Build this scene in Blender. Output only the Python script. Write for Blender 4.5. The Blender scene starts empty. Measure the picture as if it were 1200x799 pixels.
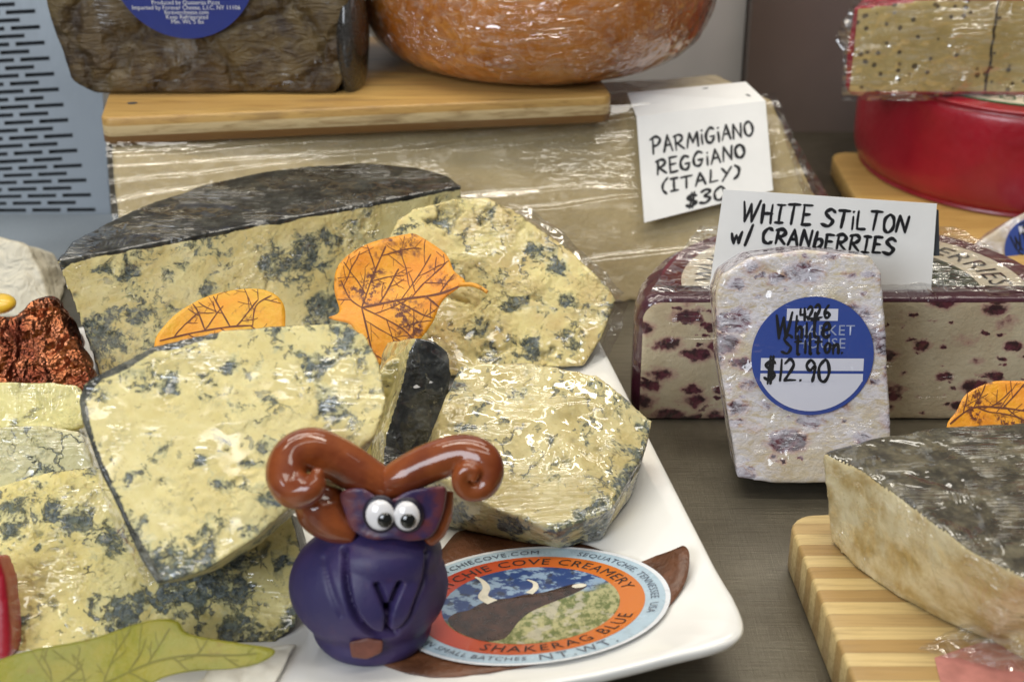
import bpy, math, random
import numpy as np
from mathutils import Vector, noise

# ------------------------------------------------------------------ camera, world, lamps, exposure
sc = bpy.context.scene
COL = sc.collection
S = 0.01                                    # everything below is written in centimetres
THETA = math.radians(27.0); DIST = 62.0
FPX = 600 / math.tan(math.radians(19.0))    # focal length in pixels of the 1200 px photograph
CAM = Vector((0, -DIST * math.cos(THETA), DIST * math.sin(THETA)))
FWD = Vector((0, math.cos(THETA), -math.sin(THETA))); UP = Vector((0, math.sin(THETA), math.cos(THETA)))
cd = bpy.data.cameras.new('camera'); cam = bpy.data.objects.new('camera', cd); COL.objects.link(cam)
cam.location = CAM * S; cam.rotation_euler = (math.radians(90) - THETA, 0, 0)
cd.sensor_width = 36; cd.angle = math.radians(38.0); cd.clip_start = 0.01; cd.clip_end = 60
cd.dof.use_dof = True; cd.dof.focus_distance = 0.50; cd.dof.aperture_fstop = 15
sc.camera = cam

w = bpy.data.worlds.new('World'); sc.world = w; w.use_nodes = True
w.node_tree.nodes['Background'].inputs[0].default_value = (0.80, 0.86, 1.0, 1)
w.node_tree.nodes['Background'].inputs[1].default_value = 0.07
sc.view_settings.view_transform = 'Standard'; sc.view_settings.look = 'None'
sc.view_settings.exposure = -0.12; sc.view_settings.gamma = 1.0
sc.cycles.use_denoising = True
sc.cycles.max_bounces = 8; sc.cycles.transparent_max_bounces = 16

def lamp(name, loc, target, sx, sy, power, col):
    d = bpy.data.lights.new(name, 'AREA'); d.shape = 'RECTANGLE'; d.size = sx; d.size_y = sy
    d.energy = power; d.color = col
    o = bpy.data.objects.new(name, d); COL.objects.link(o); o.location = loc
    o.rotation_euler = (Vector(target) - Vector(loc)).to_track_quat('-Z', 'Y').to_euler()
lamp('ceiling_tube_lamp', (0.0, -0.05, 1.0), (0, -0.05, 0), 1.2, 0.10, 7.0, (1.0, 0.93, 0.80))
lamp('ceiling_tube_lamp', (-0.1, 0.50, 1.15), (0, -0.1, 0), 1.4, 0.16, 7.0, (1.0, 0.94, 0.84))
lamp('ceiling_tube_lamp', (0.2, -0.75, 1.5), (0, -0.1, 0), 1.6, 0.22, 7.5, (1.0, 0.95, 0.86))
lamp('shop_window_lamp', (-0.8, -1.35, 0.85), (0, -0.05, 0.03), 0.8, 0.7, 19.0, (0.86, 0.92, 1.0))

# ------------------------------------------------------------------ pixel rays of the photograph
def ray(px, py):
    return FWD * FPX + Vector((1, 0, 0)) * (px - 600) + UP * (399.5 - py)
def atz(px, py, z):
    d = ray(px, py); return CAM + d * ((z - CAM.z) / d.z)
def aty(px, py, y):
    d = ray(px, py); return CAM + d * ((y - CAM.y) / d.y)
def pix(p):
    d = Vector(p) - CAM; k = FPX / d.dot(FWD); return 600 + d.x * k, 399.5 - d.dot(UP) * k
def onplane(px, py, p0, n):
    d = ray(px, py); p0 = Vector(p0); n = Vector(n)
    return CAM + d * ((p0 - CAM).dot(n) / d.dot(n))
def plane(a, b, yaw=0.0):
    """plane through (y,z) profile points a and b; yaw tilts its horizontal direction (dy per dx)."""
    h = Vector((1, yaw, 0)); s = Vector((0, b[0] - a[0], b[1] - a[1]))
    n = h.cross(s).normalized()
    if n.y > 0: n = -n
    return Vector((0, a[0], a[1])), n

def smooth(a, b, x):
    t = min(1, max(0, (x - a) / (b - a))); return t * t * (3 - 2 * t)

# ------------------------------------------------------------------ objects
def props(o, label=None, cat=None, group=None, kind=None):
    if label: o['label'] = label
    if cat: o['category'] = cat
    if group: o['group'] = group
    if kind: o['kind'] = kind
    return o
def thing(name, loc, label, cat, group=None):
    o = bpy.data.objects.new(name, None); COL.objects.link(o); o.location = Vector(loc) * S
    o.empty_display_size = 0.01
    return props(o, label, cat, group)
def origin(o):
    v = Vector((0, 0, 0))
    while o is not None:
        v += o.location / S; o = o.parent
    return v
def obj(name, verts, faces, mat, parent=None, smooth_shade=True, loc=None, attrs=None):
    base = origin(parent) if parent else Vector(loc or (0, 0, 0))
    m = bpy.data.meshes.new(name)
    V = [((v[0] - base[0]) * S, (v[1] - base[1]) * S, (v[2] - base[2]) * S) for v in verts]
    m.from_pydata(V, [], [tuple(int(i) for i in f) for f in faces]); m.materials.append(mat)
    if smooth_shade: m.polygons.foreach_set('use_smooth', [True] * len(m.polygons))
    for k, a in (attrs or {}).items():
        at = m.attributes.new(k, 'FLOAT', 'POINT'); at.data.foreach_set('value', np.asarray(a, dtype=np.float32))
    m.update()
    o = bpy.data.objects.new(name, m); COL.objects.link(o)
    if parent: o.parent = parent
    else: o.location = base * S
    return o

def prism(front, back):
    n = len(front)
    V = [Vector(p) for p in front] + [Vector(p) for p in back]
    F = [tuple(range(n)), tuple(range(2 * n - 1, n - 1, -1))]
    F += [(j, i, n + i, n + j) for i, j in ((i, (i + 1) % n) for i in range(n))]
    return V, F
def remesh(V, F, vox=0.09, it=8):
    """voxel solid of a closed rough shape, softened; returns numpy verts (cm), faces, normals"""
    m = bpy.data.meshes.new('tmp'); m.from_pydata([tuple(v) for v in V], [], F); m.update()
    o = bpy.data.objects.new('tmp', m); COL.objects.link(o)
    r = o.modifiers.new('r', 'REMESH'); r.mode = 'VOXEL'; r.voxel_size = vox
    s = o.modifiers.new('s', 'SMOOTH'); s.factor = 0.5; s.iterations = it
    dg = bpy.context.evaluated_depsgraph_get(); dg.update()
    e = o.evaluated_get(dg).to_mesh()
    co = np.empty(len(e.vertices) * 3, np.float32); e.vertices.foreach_get('co', co); co = co.reshape(-1, 3)
    fa = [tuple(p.vertices) for p in e.polygons]
    no = np.empty(len(e.vertices) * 3, np.float32); e.vertex_normals.foreach_get('vector', no); no = no.reshape(-1, 3)
    o.evaluated_get(dg).to_mesh_clear(); bpy.data.objects.remove(o); bpy.data.meshes.remove(m)
    return co.copy(), fa, no.copy()
def spline(pts, n=8, closed=False):
    P = [np.array(p, float) for p in pts]; out = []; N = len(P)
    for i in range(N if closed else N - 1):
        if closed: a, b, c, d = P[(i - 1) % N], P[i], P[(i + 1) % N], P[(i + 2) % N]
        else: a, b, c, d = P[max(i - 1, 0)], P[i], P[i + 1], P[min(i + 2, N - 1)]
        for k in range(n):
            t = k / n
            out.append(0.5 * (2 * b + (c - a) * t + (2 * a - 5 * b + 4 * c - d) * t * t + (3 * b - a - 3 * c + d) * t ** 3))
    if not closed: out.append(P[-1])
    return out
def tube(pts, radii, seg=14, flat=1.0):
    V, F = [], []; n = len(pts); P = [Vector(p) for p in pts]
    prev = None
    for i in range(n):
        t = (P[min(i + 1, n - 1)] - P[max(i - 1, 0)]).normalized()
        if prev is None: prev = t.orthogonal().normalized()
        a = (prev - t * prev.dot(t)).normalized(); prev = a; b = t.cross(a)
        for k in range(seg):
            w_ = 2 * math.pi * k / seg
            V.append(P[i] + (a * math.cos(w_) + b * math.sin(w_)) * radii[i])
    for i in range(n - 1):
        for k in range(seg):
            k2 = (k + 1) % seg
            F.append((i * seg + k, i * seg + k2, (i + 1) * seg + k2, (i + 1) * seg + k))
    F.append(tuple(range(seg - 1, -1, -1))); F.append(tuple(range((n - 1) * seg, n * seg)))
    return V, F
def ellipsoid(c, ax, r, nu=28, nv=18):
    V, F = [], []; c = Vector(c); A = [Vector(a) for a in ax]
    for j in range(nv + 1):
        ph = math.pi * j / nv
        for i in range(nu):
            th = 2 * math.pi * i / nu
            V.append(c + A[0] * (r[0] * math.sin(ph) * math.cos(th)) + A[1] * (r[1] * math.sin(ph) * math.sin(th)) + A[2] * (r[2] * math.cos(ph)))
    for j in range(nv):
        for i in range(nu):
            i2 = (i + 1) % nu
            F.append((j * nu + i, (j + 1) * nu + i, (j + 1) * nu + i2, j * nu + i2))
    return V, F
def lathe(c, prof, seg=96, a0=0.0, a1=2 * math.pi):
    full = abs(a1 - a0 - 2 * math.pi) < 1e-6; V, F = [], []; n = len(prof); m_ = seg if full else seg + 1
    for i in range(m_):
        a = a0 + (a1 - a0) * i / seg
        for r, z in prof: V.append((c[0] + r * math.cos(a), c[1] + r * math.sin(a), c[2] + z))
    for i in range(seg):
        i2 = (i + 1) % m_
        for k in range(n - 1): F.append((i * n + k, i2 * n + k, i2 * n + k + 1, i * n + k + 1))
    return V, F
def join(*parts):
    V, F = [], []
    for v, f in parts:
        b = len(V); V += [tuple(p) for p in v]; F += [tuple(i + b for i in q) for q in f]
    return V, F
def box(x0, x1, y0, y1, z0, z1):
    return prism([(x0, y0, z0), (x1, y0, z0), (x1, y1, z0), (x0, y1, z0)][::-1], [(x0, y0, z1), (x1, y0, z1), (x1, y1, z1), (x0, y1, z1)][::-1])

# ------------------------------------------------------------------ materials
class G:
    def __init__(s, name):
        s.m = bpy.data.materials.new(name); s.m.use_nodes = True; s.t = s.m.node_tree
        s.b = s.t.nodes['Principled BSDF']; s.out = s.t.nodes['Material Output']
    def n(s, typ, **kw):
        x = s.t.nodes.new(typ)
        for k, v in kw.items(): setattr(x, k, v)
        return x
    def put(s, sock, v):
        if isinstance(v, bpy.types.NodeSocket): s.t.links.new(v, sock)
        elif isinstance(v, (tuple, list)) and len(v) == 3 and sock.type == 'RGBA': sock.default_value = (*v, 1)
        else: sock.default_value = v
    def set(s, **kw):
        for k, v in kw.items(): s.put(s.b.inputs[k.replace('_', ' ')], v)
    def co(s, seed=0.0, scale=(1, 1, 1), rot=(0, 0, 0)):
        """object coordinates in centimetres"""
        c = s.n('ShaderNodeTexCoord'); p = s.n('ShaderNodeMapping')
        s.t.links.new(c.outputs['Object'], p.inputs[0])
        p.inputs['Location'].default_value = (seed * 3.17, seed * 1.31, seed * 2.23); p.inputs['Rotation'].default_value = rot
        p.inputs['Scale'].default_value = tuple(100 * q for q in scale)
        return p.outputs[0]
    def noise(s, v, scale, detail=3, rough=0.55, dist=0.0, color=False):
        x = s.n('ShaderNodeTexNoise'); s.put(x.inputs['Vector'], v); x.inputs['Scale'].default_value = scale
        x.inputs['Detail'].default_value = detail; x.inputs['Roughness'].default_value = rough; x.inputs['Distortion'].default_value = dist
        return x.outputs['Color' if color else 'Fac']
    def voro(s, v, scale, feature='F1', out='Distance', rnd=1.0):
        x = s.n('ShaderNodeTexVoronoi', feature=feature); s.put(x.inputs['Vector'], v); x.inputs['Scale'].default_value = scale
        x.inputs['Randomness'].default_value = rnd
        return x.outputs[out]
    def math(s, op, a, b=0.0, c=0.0):
        x = s.n('ShaderNodeMath', operation=op)
        for i, q in enumerate((a, b, c)): s.put(x.inputs[i], q)
        return x.outputs[0]
    def step(s, x, a, b, lo=0.0, hi=1.0):
        y = s.n('ShaderNodeMapRange', interpolation_type='SMOOTHSTEP'); s.put(y.inputs[0], x)
        y.inputs[1].default_value = a; y.inputs[2].default_value = b; y.inputs[3].default_value = lo; y.inputs[4].default_value = hi
        return y.outputs[0]
    def mix(s, f, a, b):
        x = s.n('ShaderNodeMix', data_type='RGBA'); s.put(x.inputs['Factor'], f)
        s.put(x.inputs[6], a); s.put(x.inputs[7], b); return x.outputs[2]
    def vadd(s, a, b, k):
        x = s.n('ShaderNodeVectorMath', operation='MULTIPLY_ADD'); s.put(x.inputs[0], b); x.inputs[1].default_value = (k, k, k); s.put(x.inputs[2], a)
        return x.outputs[0]
    def bump(s, h, dist, strength=1.0, normal=None):
        x = s.n('ShaderNodeBump'); s.put(x.inputs['Height'], h); x.inputs['Distance'].default_value = dist * S; x.inputs['Strength'].default_value = strength
        if normal is not None: s.put(x.inputs['Normal'], normal)
        return x.outputs[0]
    def attr(s, name):
        x = s.n('ShaderNodeAttribute'); x.attribute_name = name; return x.outputs['Fac']
    def creases(s, seed, rot=0.5, amount=1.0):
        """height (cm) of stretched cling film: drawn streaks in two directions over broad crumple facets"""
        w_ = s.noise(s.co(seed), .35, 2, color=True)
        def streaks(k, sc_, ro, th):
            n_ = s.noise(s.vadd(s.co(seed + k, sc_, ro), w_, 1.6), 1.0, 2, .55, .2)
            r_ = s.math('POWER', s.math('SUBTRACT', 1.0, s.math('MULTIPLY', s.math('ABSOLUTE', s.math('SUBTRACT', n_, .5)), 5.0)), 2.0)
            return s.math('MULTIPLY', s.math('MAXIMUM', s.math('MINIMUM', r_, 1), 0), s.step(s.noise(s.co(seed + k + 2), .42, 2), th + .04, th + .18))
        a = streaks(0, (.22, 2.6, 2.6), (rot, rot * .6, rot), .44)
        b = streaks(5, (2.2, .22, .4), (rot * .5, rot, -rot), .52)
        ed = s.voro(s.vadd(s.co(seed + 9), w_, 1.5), .55, 'DISTANCE_TO_EDGE')
        u = s.noise(s.co(seed + 4), .5, 3, .5)
        return s.math('ADD', s.math('ADD', s.math('MULTIPLY', a, .15), s.math('MULTIPLY', b, .08)), s.math('ADD', s.math('MULTIPLY', s.step(ed, 0, .22), -.10), s.math('MULTIPLY', u, .34)))

def wrap_coat(g, seed, strength=1.0, rot=0.5, rough=0.07, ior=1.75, cover=None):
    """clear film pulled over the surface; where it clings it hardly shows, where it lifts it shines"""
    wgt = 1.0 if cover is None else g.step(g.noise(g.co(seed + 6), .45, 3, .6), .66 - cover * .4, .76 - cover * .4, .10, 1.0)
    g.set(Coat_Weight=wgt, Coat_Roughness=rough, Coat_IOR=ior, Coat_Normal=g.bump(g.creases(seed, rot), 0.75 * strength))

def plain(name, col, rough=0.5, metal=0.0, var=0.06, vs=1.5, coat=0.0, bumpd=0.0, seed=0.0):
    g = G(name); v = g.co(seed); n_ = g.noise(v, vs, 5, .6)
    dark = tuple(c * (1 - 2.2 * var) for c in col); lite = tuple(min(1, c * (1 + 2.2 * var)) for c in col)
    g.set(Base_Color=g.mix(g.step(n_, .3, .7), dark, lite), Roughness=g.step(g.noise(v, vs * 2, 3), .2, .8, max(0, rough - .08), rough + .08), Metallic=metal)
    if coat: g.set(Coat_Weight=coat, Coat_Roughness=0.05)
    if bumpd: g.set(Normal=g.bump(g.noise(v, vs * 6, 4), bumpd))
    return g.m

def blue_cheese(name, seed, mold=0.0, rot=0.5, film=1.0, rind=((.022, .024, .02), (.13, .13, .10)), pale=(.69, .60, .265), warm=(.575, .465, .17), vein_scale=1.0, cover=.5, crumb=1.0):
    g = G(name); v = g.co(seed); dv = g.vadd(v, g.noise(v, .9, 3, color=True), 1.1)
    n1 = g.noise(v, .42, 2, .5); n2 = g.noise(dv, 1.0 * vein_scale, 9, .70, .35); nf = g.noise(v, 6.0, 5, .7); nm = g.noise(v, 2.6, 5, .7, .5)
    paste = g.mix(g.step(g.noise(v, .8, 4, .6), .35, .68), pale, warm)
    paste = g.mix(g.step(nf, .5, .8, 0, .45), paste, (.78, .69, .39))
    paste = g.mix(g.step(g.noise(v, 9, 3), .60, .72, 0, .55), paste, (.42, .31, .12))
    reg = g.math('ADD', g.math('MULTIPLY_ADD', g.math('SUBTRACT', n1, .5), .6, g.math('MULTIPLY', g.attr('mould'), .185)), n2)
    blot = g.step(reg, .60 - mold, .68 - mold)
    fil = g.step(g.math('ABSOLUTE', g.math('SUBTRACT', g.noise(g.vadd(v, g.noise(v, 2.2, 3, color=True), .5), 1.7, 4, .6), .5)), .085, .03)
    blot = g.math('MULTIPLY', blot, g.math('MAXIMUM', g.math('MULTIPLY', fil, .95), g.math('MULTIPLY', g.step(reg, .64 - mold, .74 - mold), g.step(nm, .40, .56, .05, 1))))
    ed = g.voro(g.vadd(v, g.noise(v, 1.6, 4, .6, color=True), 1.5), .75, 'DISTANCE_TO_EDGE')
    crack = g.math('MULTIPLY', g.step(ed, .012, .05, 1, 0), g.step(g.noise(g.co(seed + 3), .7, 3), .56 - mold, .64 - mold))
    crack = g.math('MULTIPLY', crack, g.step(nm, .35, .55, .25, 1))
    pit = g.attr('pit')
    spots = g.math('MULTIPLY', g.step(g.noise(dv, 2.4, 4, .65), .61 - mold * .6, .66 - mold * .6), g.step(n1, .38, .58, .12, 1))
    mk = g.math('MAXIMUM', g.math('MAXIMUM', blot, g.math('MULTIPLY', crack, .85)), g.math('MAXIMUM', g.math('MULTIPLY', spots, .8), g.math('MULTIPLY', pit, g.step(nm, .40, .58))))
    mcol = g.mix(g.step(nf, .36, .62), (.012, .020, .021), (.135, .165, .165))
    mcol = g.mix(g.step(g.noise(v, 1.3, 3), .5, .68, 0, .6), mcol, (.13, .15, .09))
    halo = g.step(reg, .56 - mold, .68 - mold, 0, .55)
    base = g.mix(halo, paste, (.40, .42, .26))
    base = g.mix(mk, base, mcol)
    rn = g.math('ADD', g.attr('rind'), g.math('MULTIPLY', g.math('SUBTRACT', nm, .5), 1.1))
    rcol = g.mix(g.step(g.noise(v, 1.2, 6, .7), .38, .68), rind[0], rind[1])
    rcol = g.mix(g.step(g.noise(v, 5, 4, .7), .60, .75, 0, .6), rcol, (.30, .28, .18))
    base = g.mix(g.step(rn, .40, .62), base, rcol)
    g.set(Base_Color=base, Roughness=.55, Subsurface_Weight=.12, Subsurface_Radius=(1.0, .7, .3), Subsurface_Scale=.25 * S, Specular_IOR_Level=.35,
          Normal=g.bump(g.math('ADD', g.math('MULTIPLY', g.math('ADD', g.math('MULTIPLY', g.noise(dv, 2.2, 3, .5), .9), g.math('ADD', g.math('MULTIPLY', nf, .6), g.math('MULTIPLY', g.step(g.voro(dv, 3.2), .15, .5), .45))), g.step(g.noise(g.co(seed + 8), .55, 3),   .44, .64, .10, 1)), g.math('MULTIPLY', g.step(mk, 0, 1), -.45)), .12 * crumb))
    wrap_coat(g, seed, film, rot, cover=cover)
    return g.m

def film_mat(name, seed, white=0.25, tint=(.96, .96, .95), gloss=0.16, rot=.5, strength=1.0, wcol=(.8, .78, .72)):
    g = G(name); h = g.creases(seed, rot)
    tr = g.n('ShaderNodeBsdfTransparent'); tr.inputs[0].default_value = (*tint, 1)
    gl = g.n('ShaderNodeBsdfGlossy'); gl.inputs['Roughness'].default_value = .09; g.put(gl.inputs['Normal'], g.bump(h, .9 * strength))
    df = g.n('ShaderNodeBsdfDiffuse'); df.inputs[0].default_value = (*wcol, 1)
    lw = g.n('ShaderNodeLayerWeight'); lw.inputs[0].default_value = .35; g.put(lw.inputs['Normal'], g.bump(h, .35 * strength))
    m1 = g.n('ShaderNodeMixShader'); m2 = g.n('ShaderNodeMixShader')
    st = g.noise(g.co(seed + 2, (.5, 3.0, 3.0), (rot, .3, rot)), 1.4, 4, .65, .6)
    g.put(m1.inputs[0], g.math('MULTIPLY', g.step(st, .45, .75), white)); g.put(m1.inputs[1], tr.outputs[0]); g.put(m1.inputs[2], df.outputs[0])
    g.put(m2.inputs[0], g.math('MULTIPLY_ADD', lw.outputs['Facing'], .3, gloss)); g.put(m2.inputs[1], m1.outputs[0]); g.put(m2.inputs[2], gl.outputs[0])
    g.put(g.out.inputs[0], m2.outputs[0])
    return g.m

def striped_wood(name, axis, width, cols, seed, grain_axis=0, film=False, rough=.42):
    """laminated wood: strips along one axis, grain along another"""
    g = G(name); v = g.co(0); sep = g.n('ShaderNodeSeparateXYZ'); g.put(sep.inputs[0], v)
    u = g.math('DIVIDE', g.math('ADD', sep.outputs[axis], 100 * width), width)
    fl = g.math('FLOOR', u); wn = g.n('ShaderNodeTexWhiteNoise', noise_dimensions='1D'); g.put(wn.inputs['W'], g.math('ADD', fl, seed))
    odd = g.math('MODULO', fl, 2.0)
    sc_ = [2.6, 2.6, 2.6]; sc_[grain_axis] = .16
    gr = g.noise(g.co(seed, tuple(sc_)), 2.2, 5, .6, .6)
    c = g.mix(odd, cols[0], cols[1])
    c = g.mix(g.step(wn.outputs['Value'], .2, 1, 0, .28), c, cols[2])
    c = g.mix(g.step(gr, .42, .72, 0, .5), c, tuple(q * .62 for q in cols[1]))
    fr = g.math('FRACT', u); seam = g.step(g.math('ABSOLUTE', g.math('SUBTRACT', fr, .5)), .47, .5, 0, .6)
    c = g.mix(seam, c, tuple(q * .35 for q in cols[1]))
    g.set(Base_Color=c, Roughness=g.step(gr, .3, .7, rough - .08, rough + .1), Normal=g.bump(gr, .02))
    return g.m

M = {}
M['ink'] = plain('marker_ink', (.012, .012, .014), .45, var=.02)
M['card'] = plain('white_card', (.86, .85, .82), .6, var=.012, vs=.5)
M['white_gloss'] = plain('white_glaze', (.80, .79, .75), .12, var=.012, vs=.25, coat=.4)
M['purple'] = None

# ------------------------------------------------------------------ lettering
GL = {
 'P': [[(.05, 0), (.1, .98)], [(-.08, .88), (.3, 1.02), (.58, .82), (.4, .52), (.08, .46)]],
 'A': [[(0, 0), (.3, 1)], [(.3, 1), (.58, 0)], [(.1, .36), (.5, .38)]],
 'R': [[(.05, 0), (.08, 1)], [(-.05, .92), (.32, 1.02), (.54, .8), (.36, .54), (.1, .48)], [(.12, .48), (.6, 0)]],
 'M': [[(0, 0), (.12, 1)], [(.12, 1), (.38, .3)], [(.38, .3), (.66, 1)], [(.66, 1), (.76, 0)]],
 'I': [[(.2, 0), (.2, 1)], [(0, 1), (.42, 1)], [(0, 0), (.42, 0)]],
 'i': [[(.1, 0), (.1, .66)], [(.1, .9), (.13, .94)]],
 'g': [[(.5, .85), (.25, .98), (.02, .7), (.06, .3), (.3, .2), (.5, .45), (.52, .9)], [(.52, .9), (.52, 0), (.3, -.32), (0, -.22)]],
 'G': [[(.55, .88), (.28, 1), (.02, .6), (.08, .12), (.38, 0), (.56, .3)], [(.3, .42), (.6, .42)]],
 'N': [[(0, 0), (.06, 1)], [(.06, 1), (.52, .02)], [(.52, .02), (.58, 1)]],
 'O': [[(.3, 1), (.04, .72), (.08, .18), (.34, 0), (.58, .3), (.52, .8), (.28, 1)]],
 'E': [[(.06, 0), (.06, 1)], [(.02, 1), (.5, 1)], [(.06, .53), (.42, .54)], [(.04, 0), (.52, .02)]],
 'T': [[(.28, 0), (.3, 1)], [(-.02, .98), (.62, 1)]],
 'L': [[(.06, 1), (.05, .02)], [(.05, .02), (.5, .04)]],
 'Y': [[(0, 1), (.28, .5)], [(.56, 1), (.08, -.12)]],
 'W': [[(0, 1), (.2, 0)], [(.2, 0), (.42, .9)], [(.42, .9), (.58, 0)], [(.58, 0), (.9, 1.1)]],
 'H': [[(.04, 0), (.06, 1)], [(.54, 0), (.56, 1)], [(.04, .5), (.58, .52)]],
 'S': [[(.62, .86), (.36, 1.02), (.08, .8), (.3, .54), (.56, .32), (.36, 0), (-.06, .1)]],
 'C': [[(.55, .88), (.3, 1), (.03, .65), (.08, .15), (.36, 0), (.58, .14)]],
 'B': [[(.05, 0), (.06, 1)], [(.06, .98), (.44, .9), (.42, .62), (.08, .52)], [(.08, .52), (.52, .38), (.46, .06), (.05, 0)]],
 'b': [[(.06, 1), (.05, 0)], [(.05, .5), (.36, .56), (.5, .3), (.32, 0), (.05, .03)]],
 'w': [[(0, .62), (.14, .02)], [(.14, .02), (.28, .5)], [(.28, .5), (.42, .02)], [(.42, .02), (.6, .7)]],
 '/': [[(.0, -.12), (.42, 1.1)]],
 '(': [[(.3, 1.1), (.05, .7), (.04, .25), (.26, -.12)]],
 ')': [[(.0, 1.1), (.26, .75), (.24, .2), (.0, -.12)]],
 '$': [[(.5, .8), (.28, .92), (.04, .72), (.28, .5), (.52, .28), (.26, .06), (0, .18)], [(.2, -.1), (.24, 1.12)], [(.34, -.1), (.38, 1.12)]],
 '3': [[(.02, .88), (.3, 1.02), (.5, .8), (.22, .54), (.52, .32), (.3, 0), (-.02, .1)]],
 '0': [[(.3, 1), (.04, .65), (.1, .12), (.36, 0), (.56, .4), (.46, .9), (.28, 1)]],
 '1': [[(.12, 1), (.1, 0)]],
 '2': [[(.02, .8), (.28, 1), (.46, .74), (.2, .3), (0, .02)], [(0, .02), (.56, .04)]],
 '4': [[(.06, 1), (.02, .48)], [(.02, .48), (.5, .5)], [(.42, 1), (.4, 0)]],
 '6': [[(.42, 1), (.1, .6), (.06, .16), (.3, 0), (.48, .22), (.3, .46), (.08, .3)]],
 '9': [[(.46, .8), (.24, 1), (.04, .76), (.22, .52), (.46, .72), (.44, .3), (.38, 0)]],
 '.': [[(.04, 0), (.08, .04)]],
 'h': [[(.05, 1.05), (.05, 0)], [(.05, .3), (.24, .55), (.38, .4), (.4, 0)]],
 't': [[(.2, 1), (.2, .1), (.36, .02)], [(0, .68), (.44, .7)]],
 'e': [[(.04, .3), (.4, .36), (.34, .6), (.1, .5), (.06, .14), (.24, 0), (.46, .12)]],
 'l': [[(.1, 1.05), (.1, .05), (.2, .02)]],
 'o': [[(.2, .56), (.04, .34), (.12, .02), (.34, .08), (.38, .42), (.2, .56)]],
 'n': [[(.04, .55), (.05, 0)], [(.05, .36), (.24, .56), (.38, .4), (.4, 0)]],
 'm': [[(.04, .55), (.05, 0)], [(.05, .36), (.2, .56), (.28, .4), (.28, 0)], [(.28, .36), (.44, .56), (.52, .4), (.54, 0)]],
 '~': [[(0, .3), (.15, .7), (.3, .2), (.45, .65), (.6, .25)]],
}
def advance(ch):
    if ch == ' ': return .42
    return max(p[0] for s_ in GL[ch] for p in s_) + .2
def handwriting(text, x0, y0, x1, y1, h, rnd):
    """polylines of a hand-lettered line from (x0,y0) to (x1,y1), letters h tall"""
    tot = sum(advance(c) for c in text) - .2; out = []; u = 0.0
    L = math.hypot(x1 - x0, y1 - y0); k = L / tot; dx, dy = (x1 - x0) / L, (y1 - y0) / L
    for ch in text:
        if ch != ' ':
            jy = rnd.uniform(-.05, .05); js = rnd.uniform(.93, 1.07); sl = rnd.uniform(-.03, .09)
            for s_ in GL[ch]:
                pts = spline(s_, 5) if len(s_) > 2 else [np.array(s_[0]), (np.array(s_[0]) + np.array(s_[1])) / 2 + np.array([rnd.uniform(-.02, .02), rnd.uniform(-.02, .02)]), np.array(s_[1])]
                q = []
                for p in pts:
                    a = (u + p[0] + sl * p[1]) * k; b = (p[1] * js + jy) * h
                    q.append((x0 + dx * a - dy * b, y0 + dy * a + dx * b))
                out.append(q)
        u += advance(ch)
    return out
def ribbons(lines, wd, fmap, rnd):
    """round-ended marker strokes as flat mesh, fmap(x,y,k) puts a point on the surface"""
    V, F = [], []
    for li, q in enumerate(lines):
        P = [np.array(p, float) for p in q]
        if len(P) < 2: continue
        n = len(P); L, R = [], []; b = len(V); e = (li % 5) * .002; pr_ = rnd.uniform(.88, 1.15); ph_ = rnd.uniform(0, 6)
        for i in range(n):
            t = P[min(i + 1, n - 1)] - P[max(i - 1, 0)]; t = t / (np.linalg.norm(t) + 1e-9); nn = np.array([-t[1], t[0]])
            ww = wd * (pr_ + .16 * math.sin(i * .9 + ph_)) * .5 * (.72 + .28 * min(1, min(i, n - 1 - i) / 1.5))
            L.append(P[i] + nn * ww); R.append(P[i] - nn * ww)
        t0 = P[1] - P[0]; t0 /= np.linalg.norm(t0) + 1e-9; t1 = P[-1] - P[-2]; t1 /= np.linalg.norm(t1) + 1e-9
        loop = L + [P[-1] + t1 * wd * .42] + R[::-1] + [P[0] - t0 * wd * .42]
        V += [fmap(p[0], p[1], e) for p in loop]; N = len(loop)
        for i in range(n - 1): F.append((b + i, b + N - 2 - i, b + N - 3 - i, b + i + 1))
        F.append((b + n - 1, b + n + 1, b + n)); F.append((b, b + N - 1, b + N - 2))
    return V, F
def print_text(text, size, fmap, align='CENTER', spacing=1.0, bold=0.0):
    """printed lettering as flat mesh; x is along the line (0 at its anchor), y up"""
    c = bpy.data.curves.new('tmp', 'FONT'); c.body = text; c.size = size; c.align_x = align; c.space_character = spacing; c.resolution_u = 2; c.offset = bold
    o = bpy.data.objects.new('tmp', c); COL.objects.link(o)
    dg = bpy.context.evaluated_depsgraph_get(); dg.update()
    e = o.evaluated_get(dg).to_mesh(); V = [fmap(v.co.x, v.co.y) for v in e.vertices]; F = [tuple(p.vertices) for p in e.polygons]
    o.evaluated_get(dg).to_mesh_clear(); bpy.data.objects.remove(o); bpy.data.curves.remove(c)
    return V, F
def disc2(rx, ry, n=72, cx=0, cy=0): return [(cx + rx * math.cos(2 * math.pi * i / n), cy + ry * math.sin(2 * math.pi * i / n)) for i in range(n)]
def fill2(poly, fmap, rings=1):
    """filled outline, laid on a surface, with concentric rings so it can follow a curve"""
    n = len(poly); cx = sum(p[0] for p in poly) / n; cy = sum(p[1] for p in poly) / n; V, F = [], []
    for r in range(1, rings + 1):
        for p in poly: V.append(fmap(cx + (p[0] - cx) * r / rings, cy + (p[1] - cy) * r / rings))
    V.append(fmap(cx, cy))
    for i in range(n): F.append((len(V) - 1, i, (i + 1) % n))
    for r in range(rings - 1):
        for i in range(n):
            j = (i + 1) % n; F.append((r * n + i, (r + 1) * n + i, (r + 1) * n + j, r * n + j))
    return V, F
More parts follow.
